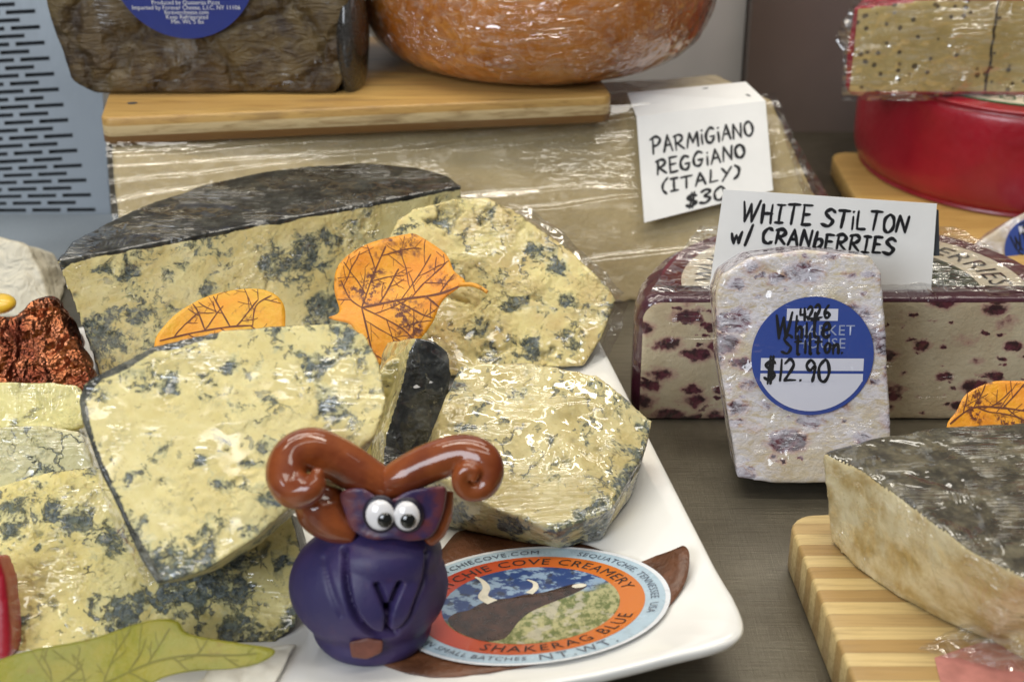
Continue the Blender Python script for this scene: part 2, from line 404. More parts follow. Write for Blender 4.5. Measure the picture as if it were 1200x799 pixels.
# ------------------------------------------------------------------ shared builders
def cheese(t, V, F, mat, rindf, seed=0, vox=0.09, it=8, lump=.06, pits=.16, names=('paste', 'rind'), pitf=1.0, spots=()):
    """softened, crumbly solid; split into paste and rind parts under thing t"""
    co, fa, no = remesh(V, F, vox, it); n = len(co); rind = np.zeros(n); pit = np.zeros(n)
    sv = Vector((seed * 7.3, seed * 3.1, seed * 5.7))
    for i in range(n):
        p = Vector(co[i]); nn = Vector(no[i]); r = rindf(p, nn); rind[i] = r
        d = lump * noise.noise(p * .45 + sv) + lump * .3 * noise.noise(p * 1.5 + sv)
        if r < .5 and pits > 0:
            a = noise.noise(p * .75 + sv * 1.7); b = noise.noise(p * 2.6 - sv)
            wv = Vector((noise.noise(p * 1.1 + sv), noise.noise(p * 1.1 - sv), noise.noise(p * 1.3 + sv * 2)))
            b = noise.noise(p * 1.5 + wv * 1.1 - sv) + .5 * noise.noise(p * 4.2 + wv * 2 + sv)
            q = smooth(.05, .45, a) * smooth(.12, .5, b) * pitf; pit[i] = q * smooth(.2, .6, noise.noise(p * .6 - sv * 2) + .3); d -= pits * q
            cr = smooth(-.05, .35, a) * pits; d += cr * .12 * noise.noise(p * 3.2 + wv)
        co[i] = p + nn * d
    mould = np.zeros(n)
    if spots:
        for i in range(n):
            x, y = pix(co[i]); mould[i] = max(smooth(1.9, .0, math.hypot((x - sx) / sr, (y - sy) / (sr * k))) for sx, sy, sr, k in spots) if rind[i] < .5 else 0
    lab = [1 if sum(rind[j] for j in f) / len(f) > .5 else 0 for f in fa]; out = []
    for L, nm in enumerate(names):
        ff = [f for f, l in zip(fa, lab) if l == L]
        if not ff: continue
        used = sorted({j for f in ff for j in f}); ix = {j: k for k, j in enumerate(used)}
        out.append(obj(nm, co[used], [[ix[j] for j in f] for f in ff], mat, t, attrs={'rind': rind[used], 'pit': pit[used], 'mould': mould[used]}))
    return out
def slab(px, pl, depth, back=1.0, shift=(0, 0, 0)):
    """outline in the photo laid on plane pl (p0,n); extruded away from the camera by depth cm"""
    p0, n = pl; fr = [onplane(x, y, p0, n) for x, y in px]; c = sum(fr, Vector()) / len(fr)
    sh = Vector(shift)
    return prism(fr, [c + (p - c) * back - n * depth + sh for p in fr])
def rplate(c, ux, lx, ly, r, z0, z1, bev=.08, n=6):
    """board with rounded corners and eased edges"""
    ux = Vector((ux[0], ux[1], 0)).normalized(); uy = Vector((-ux.y, ux.x, 0)); pts = []
    for sx, sy, a0 in ((1, 1, 0), (-1, 1, 90), (-1, -1, 180), (1, -1, 270)):
        for k in range(n + 1):
            a = math.radians(a0 + 90 * k / n); pts.append((sx * (lx / 2 - r), sy * (ly / 2 - r), math.cos(a), math.sin(a)))
    V, F = [], []; N = len(pts)
    for rr, z in ((r - bev, z0), (r, z0 + bev), (r, z1 - bev), (r - bev * .4, z1 - bev * .25), (r - bev, z1)):
        for x, y, ca, sa in pts:
            V.append(Vector((c[0], c[1], z)) + ux * (x + rr * ca) + uy * (y + rr * sa))
    for k in range(4):
        for i in range(N):
            j = (i + 1) % N; F.append((k * N + i, k * N + j, (k + 1) * N + j, (k + 1) * N + i))
    F.append(tuple(range(N - 1, -1, -1))); F.append(tuple(range(4 * N, 5 * N)))
    return V, F
def edge_px(poly, w_):
    """1 near a line drawn in the photo (a rim of rind), 0 away from it"""
    def seg(x, y, A, B):
        t = max(0, min(1, ((x - A[0]) * (B[0] - A[0]) + (y - A[1]) * (B[1] - A[1])) / ((B[0] - A[0]) ** 2 + (B[1] - A[1]) ** 2)))
        return math.hypot(x - A[0] - t * (B[0] - A[0]), y - A[1] - t * (B[1] - A[1]))
    def f(p):
        x, y = pix(p); k = 1 + .45 * noise.noise(Vector(p) * 1.3)
        return smooth(w_ * 1.5 * k, w_ * .6 * k, min(seg(x, y, poly[i], poly[i + 1]) for i in range(len(poly) - 1)))
    return f
def inpoly(p, poly):
    x, y = p; c = False; n = len(poly)
    for i in range(n):
        x1, y1 = poly[i]; x2, y2 = poly[i - 1]
        if (y1 > y) != (y2 > y) and x < (x2 - x1) * (y - y1) / (y2 - y1) + x1: c = not c
    return c
def vein_net(poly, mains, rnd, step=20, ang=42, tert=True):
    """midribs from the photo; side veins and twigs that stop at the outline"""
    out = []
    def grow(p, a, L, wd, lev):
        pts = [p]; x, y = p; k = 0
        while k * 4 < L:
            a += rnd.uniform(-.13, .13); x += 4 * math.cos(a); y += 4 * math.sin(a)
            if not inpoly((x, y), poly): break
            pts.append((x, y)); k += 1
            if tert and lev < 2 and k % 4 == 2 and rnd.random() < .8:
                grow((x, y), a + rnd.choice((-1, 1)) * rnd.uniform(.6, 1.0), L * rnd.uniform(.25, .5), wd * .62, lev + 1)
        if len(pts) > 2: out.append((pts, wd))
    for m, wd in mains:
        q = [tuple(p) for p in spline(m, 8)]; out.append((q, wd)); acc = 0; side = 1; Ltot = sum(math.dist(q[i], q[i - 1]) for i in range(1, len(q))); run = 0
        for i in range(1, len(q)):
            d = math.dist(q[i], q[i - 1]); acc += d; run += d
            if acc > step:
                acc = 0; side = -side; a = math.atan2(q[i][1] - q[i - 1][1], q[i][0] - q[i - 1][0])
                grow(q[i], a + side * math.radians(ang), rnd.uniform(35, 75) * (1.15 - run / Ltot * .6), wd * .68, 0)
    return out
def leaf(name, label, outline, pl, mains, mat, vmat, curl, group=None, stem=None, rnd=None, step=20, holes=0):
    p0, n = pl; poly = [tuple(p) for p in spline(outline, 5, True)]
    cx = sum(p[0] for p in poly) / len(poly); cy = sum(p[1] for p in poly) / len(poly)
    def f(x, y, off=0.0):
        q = onplane(x, y, p0, n); return q + n * (curl((x - cx) / 80, (y - cy) / 80) + off)
    base = f(cx, cy); t = thing(name, base, label, 'leaf', group)
    V, F = fill2(poly, lambda x, y: f(x, y), 12)
    o = obj('blade', V, F, mat, t); s = o.modifiers.new('thick', 'SOLIDIFY'); s.thickness = .02 * S; s.offset = 0
    VV, FF = [], []
    for pts, wd in vein_net(poly, mains, rnd, step):
        v, fc = ribbons([pts], wd * 30, lambda x, y, e: f(x, y, .022 + e * .5), rnd); VV, FF = join((VV, FF), (v, fc))
    if stem:
        q = spline(stem, 6); T = tube([f(p[0], p[1], .03) for p in q], [.09 - .03 * i / len(q) for i in range(len(q))], 8)
        obj('stem', T[0], T[1], mat, t)
    obj('veins', VV, FF, vmat, t)
    return t

# ------------------------------------------------------------------ setting: counter and walls
def counter_mat():
    g = G('scratched_steel'); v = g.co(1.0)
    br = g.noise(g.co(2, (.25, 4, 4)), 3.0, 5, .65, .2); bl = g.noise(v, .22, 4, .6); sc1 = g.noise(g.co(3, (3.5, .2, 3)), 2.2, 4, .7, .8)
    col = g.mix(g.step(bl, .32, .68), (.125, .11, .08), (.205, .185, .14)); col = g.mix(g.step(br, .45, .7, 0, .5), col, (.12, .105, .075))
    col = g.mix(g.step(sc1, .64, .70, 0, .4), col, (.13, .115, .09))
    g.set(Base_Color=col, Metallic=.75, Roughness=g.step(br, .3, .7, .30, .46), Normal=g.bump(g.math('ADD', br, g.math('MULTIPLY', sc1, .8)), .012))
    return g.m
def steel_mat(name, col, rough, seed):
    g = G(name); br = g.noise(g.co(seed, (4, 4, .12)), 2.0, 4, .6); bl = g.noise(g.co(seed), .12, 3, .5)
    g.set(Base_Color=g.mix(g.step(bl, .3, .7), col, tuple(c * .8 for c in col)), Metallic=.15, Roughness=g.step(br, .3, .7, rough, rough + .12))
    return g.m
V, F = box(-70, 70, -60, 30, -3, 0); props(obj('counter', V, F, counter_mat(), smooth_shade=False), kind='structure')
M['steel'] = steel_mat('pale_steel', (.80, .81, .83), .45, 1); M['reflection_brown_steel'] = steel_mat('reflection_brown_steel', (.19, .15, .135), .38, 2); M['blue_steel'] = steel_mat('blue_grey_steel', (.27, .31, .35), .4, 5)
M['gap'] = plain('dark_gap', (.045, .052, .06), .8)
tb = thing('back_wall', (0, 29, 0), 'pale grey steel back wall with a painted brown reflection behind the red cheese wheel', 'wall')
V, F = box(-60, 13.2, 28, 29, 0, 40); obj('steel_panel', V, F, M['steel'], tb, False)
V, F = box(13.3, 60, 26.5, 29, 0, 40); obj('brown_reflection_panel', V, F, M['reflection_brown_steel'], tb, False)  # same steel wall; its dark brown reflection is painted as this panel's colour
# slotted metal panel, leaning back, at the left
tp = thing('slotted_panel', (-30, 13.4, 0), 'pale metal panel with rows of slots standing left of the leaf wrapped cheese', 'panel')
ph = Vector((0, .22, 1)).normalized(); p0 = Vector((0, 13.3, .05)); pn = Vector((0, -1, .22)).normalized()
def pp(px, py):
    q = onplane(px, py, p0, pn); return q
o0 = p0 + Vector((-19.9, 0, 0))
def pm(a, b, off=0.0): return o0 + Vector((a, 0, 0)) + ph * (b + .05 * a * min(1, max(0, b / 3))) + pn * off
V, F = [], []
A1, B1 = pp(-15, 258), pp(88, 0)
def slot_mesh():
    """sheet with real slots: rows of cells, each a frame around a long hole; rows drift sideways"""
    V, F = [], []
    def quad(a0, b0, a1, b1):
        k = len(V); V.extend([pm(a0, b0), pm(a1, b0), pm(a1, b1), pm(a0, b1)]); F.append((k, k + 1, k + 2, k + 3))
    rows = 36; rh = .375; L = 1.42; gap = .30; hh = .19; b = .25
    left, right = -16.0, -.75
    quad(left, 0, 0, b)
    for r in range(rows):
        sh = -.085 * r; o = (L + gap) / 2 if r % 2 else 0
        quad(left, b, 0, b + (rh - hh) / 2); quad(left, b + (rh + hh) / 2, 0, b + rh)
        c0, c1 = b + (rh - hh) / 2, b + (rh + hh) / 2
        x = right + sh - o; quad(x, c0, 0, c1)
        while x - L > left:
            nx = x - L - gap; quad(max(nx, left), c0, x - L, c1); x = nx
            if x - L <= left: quad(left, c0, left + .01, c1)
        b += rh
    quad(left, b, 0, b + 3)
    return V, F
V, F = slot_mesh(); o = obj('perforated_sheet', V, F, M['blue_steel'], tp, False); s = o.modifiers.new('t', 'SOLIDIFY'); s.thickness = .06 * S; s.offset = -1
V, F = prism([pm(-16, 0, -.5), pm(-.3, 0, -.5), pm(-.3, 15, -.5), pm(-16, 15, -.5)], [pm(-16, 0, -.9), pm(-.3, 0, -.9), pm(-.3, 15, -.9), pm(-16, 15, -.9)])
obj('dark_backing', V, F, M['gap'], tp, False)
V, F = box(-60, -15.5, 7.5, 13.1, 0.0, .35); obj('ledge', V, F, M['blue_steel'], tp, False)

# ------------------------------------------------------------------ parmesan block, board on it and what the board carries
ZP = 7.1
TL, TR, B0 = atz(130, 172, ZP), atz(905, 115, ZP), atz(725, 355, 0.0)
al = (TR - TL); al.z = 0; al.normalize(); pnrm = al.cross(TR - (B0 + al * (TR - B0).dot(al))).normalized()
if pnrm.y > 0: pnrm = -pnrm
bk = Vector((-al.y, al.x, 0))
BL = B0 + al * ((TL - B0).dot(al)); MR = onplane(958, 235, B0, pnrm); BR = B0 + al * ((MR - B0).dot(al) + 1.0)
tpm = thing('parmesan_block', B0, 'long pale beige block of hard cheese in clear film below the wooden board', 'cheese')
gp = G('hard_cheese'); v = gp.co(4)
c = gp.mix(gp.step(gp.noise(v, .5, 5, .6), .3, .7), (.56, .445, .24), (.50, .39, .20)); c = gp.mix(gp.step(gp.noise(v, 5, 4, .7), .58, .72, 0, .4), c, (.66, .56, .36))
c = gp.mix(gp.step(gp.voro(v, 1.6), .10, .06, 0, .7), c, (.85, .78, .62)); c = gp.mix(gp.step(gp.attr('rind'), .3, .7), c, (.52, .38, .14))
gp.set(Base_Color=c, Roughness=.5, Normal=gp.bump(gp.noise(v, 4, 5, .7), .06)); wrap_coat(gp, 4, .3, .1, .15, 1.4)
V, F = prism([TL, TR, MR, BR, BL], [TL + bk * 5, TR + bk * 4.2 - al * 1.2, MR + bk * 4.5, BR + bk * 7, BL + bk * 7])
cheese(tpm, V, F, gp.m, lambda p, n: smooth(.35, .75, n.dot(al)) * smooth(.5, .1, abs(n.z) - .6), 4, .14, 5, .07, 0)
# loose film in front of the face, gathered past its right end
def sheet(corners, nu, nv, fdisp):
    V, F = [], []; a, b, c_, d = [Vector(p) for p in corners]; nr = (b - a).cross(d - a).normalized()
    if nr.y > 0: nr = -nr
    for j in range(nv + 1):
        for i in range(nu + 1):
            s_, t_ = i / nu, j / nv; p = a * (1 - s_) * (1 - t_) + b * s_ * (1 - t_) + c_ * s_ * t_ + d * (1 - s_) * t_
            V.append(p + nr * fdisp(s_, t_, p))
    for j in range(nv):
        for i in range(nu): k = j * (nu + 1) + i; F.append((k, k + 1, k + nu + 2, k + nu + 1))
    return V, F
M['film'] = film_mat('cling_film', 11, .10, rot=.03, gloss=.07, strength=.16)
M['film_loose'] = film_mat('loose_cling_film', 12, .28, rot=.9)
nz = lambda p, f, k=0: noise.noise(Vector(p) * f + Vector((k, k * 2, 0)))
V, F = sheet((BL + pnrm * .2 - al * .2, BR + pnrm * .2, TR + pnrm * .2 + Vector((0, 0, .1)), TL + pnrm * .2 - al * .2 + Vector((0, 0, .1))), 190, 100,
             lambda s_, t_, p: .10 + .06 * nz((p.x * .2, p.z * 1.0, p.y), 1.0) + sum(d_ * math.exp(-((t_ - k_ - m_ * s_ - .02 * nz((s_ * 9, k_ * 7, 0), 1)) / w_) ** 2) for k_, m_, d_, w_ in ((.93, -.02, .14, .018), (.78, .16, .12, .014), (.88, -.10, .09, .012), (.40, .16, .16, .016), (.62, -.08, .08, .02), (.18, .05, .12, .02), (.70, .30, .08, .010))))
obj('plastic_wrap', V, F, M['film'], tpm)
e1 = onplane(984, 226, B0, pnrm) + pnrm * -1.5
V, F = sheet((BR - al * 1.0, BR + al * 1.4 - pnrm * 1.0, e1, TR - al * .3), 24, 40, lambda s_, t_, p: .1 * nz(p, 1.2, 5) + .05 * nz(p, 3, 2) + .25)
obj('wrap_end', V, F, M['film_loose'], tpm)

def bamboo_ply():
    g = G('laminated_bamboo'); v = g.co(0); sep = g.n('ShaderNodeSeparateXYZ'); g.put(sep.inputs[0], v); z = sep.outputs[2]
    gr = g.noise(g.co(5, (.14, 2.2, 2.2)), 2.0, 5, .6, .5); bx = g.noise(g.co(6, (.1, 1.2, 1.2)), 1.1, 3)
    c = g.mix(g.step(z, .38, .40), (.24, .12, .04), (.66, .50, .26)); c = g.mix(g.step(z, .82, .84), c, (.50, .30, .095))
    c = g.mix(g.math('MULTIPLY', g.step(z, .82, .84), g.step(g.noise(g.co(8, (.05, .8, .1)), 1.0, 2), .45, .6, 0, .6)), c, (.60, .38, .12))
    c = g.mix(g.step(gr, .45, .7, 0, .6), c, (.28, .15, .045)); c = g.mix(g.step(bx, .55, .66, 0, .55), c, (.25, .15, .06))
    g.set(Base_Color=c, Roughness=.4, Normal=g.bump(gr, .015)); return g.m
BZ0, BZ1 = 7.2, 8.4
f0, f1 = atz(117, 139, BZ1), atz(718, 113, BZ1); ub = (f1 - f0); ub.z = 0; LB = ub.length; ub.normalize(); vb = Vector((-ub.y, ub.x, 0)); cb = (f0 + f1) / 2 + vb * 5.5
tbd = thing('cutting_board', (cb.x, cb.y, BZ0), 'long brown striped bamboo board lying on the parmesan block', 'cutting board')
V, F = rplate(cb, ub, LB, 11, .5, BZ0, BZ1, .1); obj('board', V, F, bamboo_ply(), tbd)
q = atz(155, 121, BZ1 + .01); V, F = fill2(disc2(.22, .16, 14), lambda x, y: q + ub * x + vb * y + Vector((0, 0, .004))); obj('knot', V, F, M['gap'], tbd)

# leaf-wrapped cheese with a blue round label
def leafwrap_mat():
    g = G('dried_leaf_wrap'); v = g.co(6); dv = g.vadd(v, g.noise(v, .5, 3, color=True), 1.6)
    cell = g.voro(dv, .22, 'F1', 'Color'); s_ = g.n('ShaderNodeSeparateColor'); g.put(s_.inputs[0], cell)
    ed = g.voro(dv, .22, 'DISTANCE_TO_EDGE'); n_ = g.noise(dv, .8, 6, .65)
    c = g.mix(s_.outputs[0], (.075, .042, .014), (.135, .092, .034)); c = g.mix(g.step(n_, .38, .68), c, (.038, .020, .009))
    c = g.mix(g.step(n_, .60, .72, 0, .8), c, (.02, .014, .010)); c = g.mix(g.step(ed, .0, .05, .4, 0), c, (.022, .014, .008))
    wr = g.noise(g.co(7, (.5, .5, 1.6), (.2, .6, .3)), 1.4, 5, .6, 1.2)
    g.set(Base_Color=c, Roughness=.5, Normal=g.bump(g.math('ADD', wr, g.step(ed, 0, .08)), .22)); wrap_coat(g, 6, .7, .4, .12, 1.45, cover=.4); return g.m
y0 = 6.9
fl = [aty(x, y, y0) for x, y in ((82, 97), (112, 113), (250, 113), (392, 111), (404, 98), (408, 30), (412, -130), (40, -130), (54, 10))]
V, F = prism(fl, [p + Vector((0, 8.5, .1)) for p in fl]); zmin = min(p.z for p in fl)
tl = thing('leaf_wrapped_cheese', ((fl[0].x + fl[4].x) / 2, y0 + 4, zmin), 'block of cheese wrapped in dark brown leaves with a blue oval label', 'cheese')
mlw = leafwrap_mat()
co, fa, no = remesh(V, F, .16, 14)
for i in range(len(co)):
    p = Vector(co[i]); co[i] = p + Vector(no[i]) * (.12 * nz(p, .35, 6) + .07 * (abs(nz(p, .8, 3))) - .04 + .02 * nz(p, 2.4))
obj('leaf_wrapping', co, fa, mlw, tl)
lc = aty(213, -42, y0 - .18); kx = (aty(300, -42, y0) - lc).x
M['label_blue'] = plain('blue_label', (.018, .032, .20), .35, var=.02); M['label_white'] = plain('label_white', (.75, .75, .74), .4, var=.02)
lf = lambda x, y, o=0.0: lc + Vector((x, -o - .012 * (x * x) * 0, y))
V, F = fill2(disc2(kx * 1.0, 3.15), lf, 4); obj('label', V, F, M['label_blue'], tl, False)
tv, tf = [], []
for s_, py, dx in (('Produced by Queserias Picos', 2, 0), ('Imported by Forever Cheese, L.I.C. NY 11106', 8, 0), ('forevercheese.com', 13.5, 0), ('Keep Refrigerated', 19, 0), ('Min. Wt. 5 lbs', 24.5, 0)):
    yy = aty(213, py, y0).z - lc.z
    tv, tf = join((tv, tf), print_text(s_, .26, lambda x, y, yy=yy: lf(x * .93, y + yy - .08, .02)))
obj('label_lettering', tv, tf, M['label_white'], tl, False)
# dark film-gathered end between the two cheeses
V, F = ellipsoid(aty(411, 40, 8.8), ((1, 0, 0), (0, 1, 0), (0, 0, 1)), (.8, 2.2, 3.0))
M['black_wrap'] = plain('black_shiny_wrap', (.012, .011, .010), .25, coat=1.0, bumpd=.15); obj('dark_end', V, F, M['black_wrap'], tl)

# orange wheel in film
to = thing('orange_cheese_wheel', (1.1, 14.0, BZ1), 'big orange wheel of cheese in crinkled cling film on the bamboo board', 'cheese')
go = G('orange_rind'); v = go.co(7); n_ = go.noise(v, .35, 5, .6, .4)
c = go.mix(go.step(n_, .35, .66), (.72, .25, .022), (.52, .15, .014)); c = go.mix(go.step(go.noise(v, .22, 3), .55, .7, 0, .6), c, (.66, .27, .04))
c = go.mix(go.step(go.noise(v, 1.6, 5, .7), .60, .72, 0, .5), c, (.20, .06, .03))
go.set(Base_Color=c, Roughness=.45); wrap_coat(go, 7, 1.3, .7, .08, 1.6)
prof = [(.01, .02), (4.5, .02), (6.3, .15), (7.4, .6), (8.2, 1.5), (8.65, 2.8), (8.8, 4.2), (8.6, 5.6), (7.9, 6.9), (6.6, 7.6), (.01, 7.9)]
pr = [(p[0] * .955, p[1]) for p in spline(prof, 5)]
V, F = lathe((1.1, 14.0, BZ1), pr, 120); V = [Vector(p) for p in V]
obj('rind', V, F, go.m, to)
V, F = lathe((1.1, 14.0, BZ1), [(max(.01, r + .1 * smooth(2, 6, r)), max(.03, z + (.02 if z < 3 else .1))) for r, z in pr], 200)
W = []
for p in V:
    p = Vector(p); r = Vector((p.x - 1.1, p.y - 14.0, 0)); d = .10 * abs(nz(p, .7, 1)) + .12 * abs(nz(p, 1.5, 4)) + .05 * nz(p, 3.5, 7)
    W.append(p + r.normalized() * d * (1 if r.length > 1 else 0))
M['film_white'] = film_mat('crinkled_film', 13, .34, rot=.7, gloss=.12, strength=1.3, wcol=(.72, .58, .48)); obj('plastic_wrap', W, F, M['film_white'], to)
# ------------------------------------------------------------------ right back: board, red wheel, mustard seed cheese
tb2 = thing('cutting_board', (26, 10, 0), 'plain yellow wooden board under the red cheese wheel', 'cutting board')
g = G('yellow_wood'); gr = g.noise(g.co(9, (.16, 1.6, 1.6), (0, 0, .2)), 1.4, 5, .6, 1.0)
g.set(Base_Color=g.mix(g.step(gr, .35, .7), (.56, .36, .115), (.42, .245, .07)), Roughness=.42, Normal=g.bump(gr, .02))
a = atz(972, 178, 1.1); V, F = rplate((a.x + 11.5, a.y - 9.0), (1, 0), 23, 18, .9, 0.0, 1.1, .12); obj('board', V, F, g.m, tb2)
tr = thing('red_wax_cheese', (26.3, 18.4, 1.1), 'whole red wax cheese wheel standing on the yellow wooden board', 'cheese')
g = G('red_wax'); v = g.co(10); n_ = g.noise(v, .3, 4)
g.set(Base_Color=g.mix(g.step(n_, .3, .7), (.36, .008, .022), (.27, .006, .016)), Roughness=g.step(g.noise(v, 3, 3), .3, .7, .30, .42), Coat_Weight=.4, Coat_Roughness=.2, Normal=g.bump(g.noise(v, 1.2, 4), .04))
M['red_wax'] = g.m
WR = 8.35
pr = spline([(.01, 0), (WR - 1.1, 0), (WR - .4, .25), (WR - .05, .9), (WR, 2.6), (WR - .05, 4.5), (WR - .25, 5.05), (WR - .8, 5.33), (.01, 5.35)], 5)
V, F = lathe((26.3, 18.4, 1.1), [tuple(p) for p in pr], 110); obj('wax_coat', V, F, g.m, tr)
M['green'] = plain('green_print', (.02, .13, .05), .45); M['cream'] = plain('cream_paper', (.70, .62, .48), .5, var=.03)
zt = 1.1 + 5.36; lp = lambda r, a, o=0: Vector((26.3 + r * math.cos(a), 18.4 + r * math.sin(a), zt + o))
V, F = fill2(disc2(7.45, 7.45), lambda x, y: Vector((26.3 + x, 18.4 + y, zt)), 2); o_ = obj('label', V, F, M['green'], tr, False)
V, F = fill2(disc2(7.2, 7.2), lambda x, y: Vector((26.3 + x, 18.4 + y, zt + .012)), 2); obj('label_face', V, F, M['cream'], o_, False)
V, F = print_text('SOMERSET', 1.15, lambda x, y: lp(6.2 + y * .8, math.radians(-97) + x / 6.6, .03), 'CENTER', 1.35); obj('label_lettering', V, F, M['green'], o_, False)
# mustard seed half wheel
tm = thing('mustard_seed_cheese', (23, 18, 6.48), 'half wheel of pale cheese speckled with mustard seeds, stacked on the red wax wheel', 'cheese')
g = G('seeded_cheese'); v = g.co(11); dv = g.vadd(v, g.noise(v, 3, 2, color=True), .12)
seeds = g.math('MAXIMUM', g.step(g.voro(dv, 1.7), .25, .17), g.math('MULTIPLY', g.step(g.voro(g.co(12), 1.25), .17, .12), 1.0))
c = g.mix(g.step(g.noise(v, .8, 4), .3, .7), (.66, .52, .22), (.56, .42, .16)); c = g.mix(g.math('MULTIPLY', seeds, .95), c, (.07, .045, .02))
sep = g.n('ShaderNodeSeparateXYZ'); g.put(sep.inputs[0], g.vadd(g.co(0), g.noise(v, 1.2, 3, color=True), .35))
ck = g.step(g.math('ABSOLUTE', g.math('SUBTRACT', sep.outputs[0], -.45)), .09, .04); c = g.mix(ck, c, (.03, .02, .012))
c = g.mix(g.step(g.attr('rind'), .4, .6), c, (.36, .01, .03))
g.set(Base_Color=c, Roughness=.5); wrap_coat(g, 11, 1.4, 1.0, .07, 1.6)
yq = atz(998, 113, 6.49).y; fr = [aty(x, y, yq) for x, y in ((1000, 10), (993, 60), (990, 104), (998, 113), (1240, 116), (1290, 100), (1290, 0), (1240, -6), (1100, -3))]
for p in fr: p.z = max(p.z, 6.49)
V, F = prism(fr, [Vector((22.8 + (p.x - 22.8) * .55, p.y + 7, p.z)) for p in fr])
cheese(tm, V, F, g.m, lambda p, n: 0.0 if (n.y < -.80 and 6.49 + .22 < p.z < fr[-1].z - .16 and p.x > fr[2].x + .28) else 1.0, 11, .12, 3, .05, 0)
cs = [Vector(p) for p in fr]
V, F = sheet((aty(985, 118, yq - .3), aty(1290, 118, yq - .3), aty(1290, -12, yq - .3), aty(996, 2, yq - .3)), 70, 50, lambda s_, t_, p: .06 * nz(p, 1.1, 2) + .08 * abs(nz(p, 1.9, 8)))
obj('plastic_wrap', V, F, M['film_loose'], tm)
V, F = sheet((aty(992, 112, yq), aty(988, 60, yq + .3), aty(978, 45, yq + .6), aty(1000, 0, yq + .4)), 20, 20, lambda s_, t_, p: .15 * nz(p, 1.8, 2)); obj('wrap_end', V, F, M['film_loose'], tm)

# ------------------------------------------------------------------ cranberry half wheel and what stands by it
def cranberry(name, seed, whiten=0.0, film=1.0, scale=1.0, thr=0.0):
    g = G(name); v = g.co(seed); dv = g.vadd(v, g.noise(v, 1.4, 3, color=True), .9)
    ds = g.noise(v, 2.6, 3, .6, color=True)
    def berries(k, sc_, few, rmin, rmax):
        vs = g.vadd(g.co(seed + k, (.62, 1, 1.05), (0, .35, 0)), ds, .42); x = g.n('ShaderNodeTexVoronoi'); g.put(x.inputs['Vector'], vs); x.inputs['Scale'].default_value = sc_ * scale
        s_ = g.n('ShaderNodeSeparateColor'); g.put(s_.inputs[0], x.outputs['Color'])
        r_ = g.math('MULTIPLY', g.math('MULTIPLY_ADD', s_.outputs[1], rmax - rmin, rmin), g.step(s_.outputs[0], few, few + .01))
        return g.math('SUBTRACT', r_, x.outputs['Distance'])
    b = g.math('MAXIMUM', g.math('MAXIMUM', berries(1, .95, .24 - thr, .16, .50), berries(3, 1.5, .45 - thr, .10, .38)), berries(5, 3.2, .72, .12, .36))
    m = g.step(b, -.02, .07); rim = g.step(b, -.13, .03, 0, .55)
    c = g.mix(g.step(g.noise(v, .7, 5, .6), .3, .7), (.62, .53, .36), (.52, .42, .27)); c = g.mix(rim, c, (.40, .16, .17))
    c = g.mix(m, c, g.mix(g.step(g.noise(dv, 3, 3), .4, .65), (.035, .010, .016), (.13, .026, .042)))
    c = g.mix(g.step(g.math('ADD', g.attr('rind'), g.math('MULTIPLY', g.noise(v, 4, 3), .2)), .55, .65), c, (.055, .007, .018))
    if whiten:
        st = g.noise(g.co(seed + 4, (.8, 1, 1.8), (.4, .8, .5)), 2.4, 6, .75, 1.0); ar = g.noise(v, .5, 2)
        c = g.mix(g.math('MULTIPLY', g.step(st, .34, .60), g.step(ar, .36, .58, .25, whiten)), c, (.74, .72, .79))
    g.set(Base_Color=c, Roughness=.5, Normal=g.bump(g.noise(v, 5, 4, .7), .05)); wrap_coat(g, seed, film, .2, .07, 1.6)
    return g.m
HC = 5.1
L0 = atz(733, 492, 0); xl = L0.x + .2; xr = xl + 16.2; yf = L0.y; xc = (xl + xr) / 2; rx = (xr - xl) / 2; ry = 7.2
foot = [(xl + .25, yf), (xr - .25, yf)] + [(xc + rx * math.cos(a), yf + .4 + ry * math.sin(a)) for a in [math.pi * k / 30 for k in range(31)]]
tc = thing('cranberry_cheese_half', (xc, yf + 2.5, 0), 'half wheel of cream cheese dotted with dark cranberries behind the square wrapped piece', 'cheese')
V, F = [], []; NF = len(foot)
for z, k in ((0, .975), (.25, .995), (.6, 1), (HC - 1.0, 1), (HC - .5, .985), (HC - .18, .955), (HC, .90)):
    V += [Vector((xc + (x - xc) * k, yf + (y - yf) * k, z)) for x, y in foot]
for k in range(6): F += [(k * NF + i, k * NF + (i + 1) % NF, (k + 1) * NF + (i + 1) % NF, (k + 1) * NF + i) for i in range(NF)]
F += [tuple(range(NF - 1, -1, -1)), tuple(range(6 * NF, 7 * NF))]
cheese(tc, V, F, cranberry('cranberry_paste', 12, film=.6, thr=.0, scale=.95), lambda p, n: max(smooth(-.92, -.75, n.y), smooth(rx - .38, rx - .22, abs(p.x - xc) + .9 * max(0, p.z - HC + .9) ** 2), smooth(HC - .26, HC - .12, p.z)), 14, .1, 8, .04, .0)
M['maroon'] = plain('maroon_paper', (.10, .012, .022), .4, var=.1); M['dark_green'] = plain('dark_green_paper', (.03, .05, .03), .4, var=.15)
cl = Vector((xc, yf + .9, HC + .05))
half = lambda r, n=40: [(r * math.cos(math.pi * k / n), r * .86 * math.sin(math.pi * k / n)) for k in range(n + 1)]
lm = lambda x, y, o=0: cl + Vector((x, y, o))
V, F = fill2(half(7.1), lm, 3); lb = obj('label', V, F, M['maroon'], tc, False)
V, F = fill2(half(6.35), lambda x, y: lm(x, y, .012), 3); obj('label_band', V, F, M['cream'], lb, False)
V, F = fill2(half(4.6), lambda x, y: lm(x, y, .024), 3); obj('label_centre', V, F, M['dark_green'], lb, False)
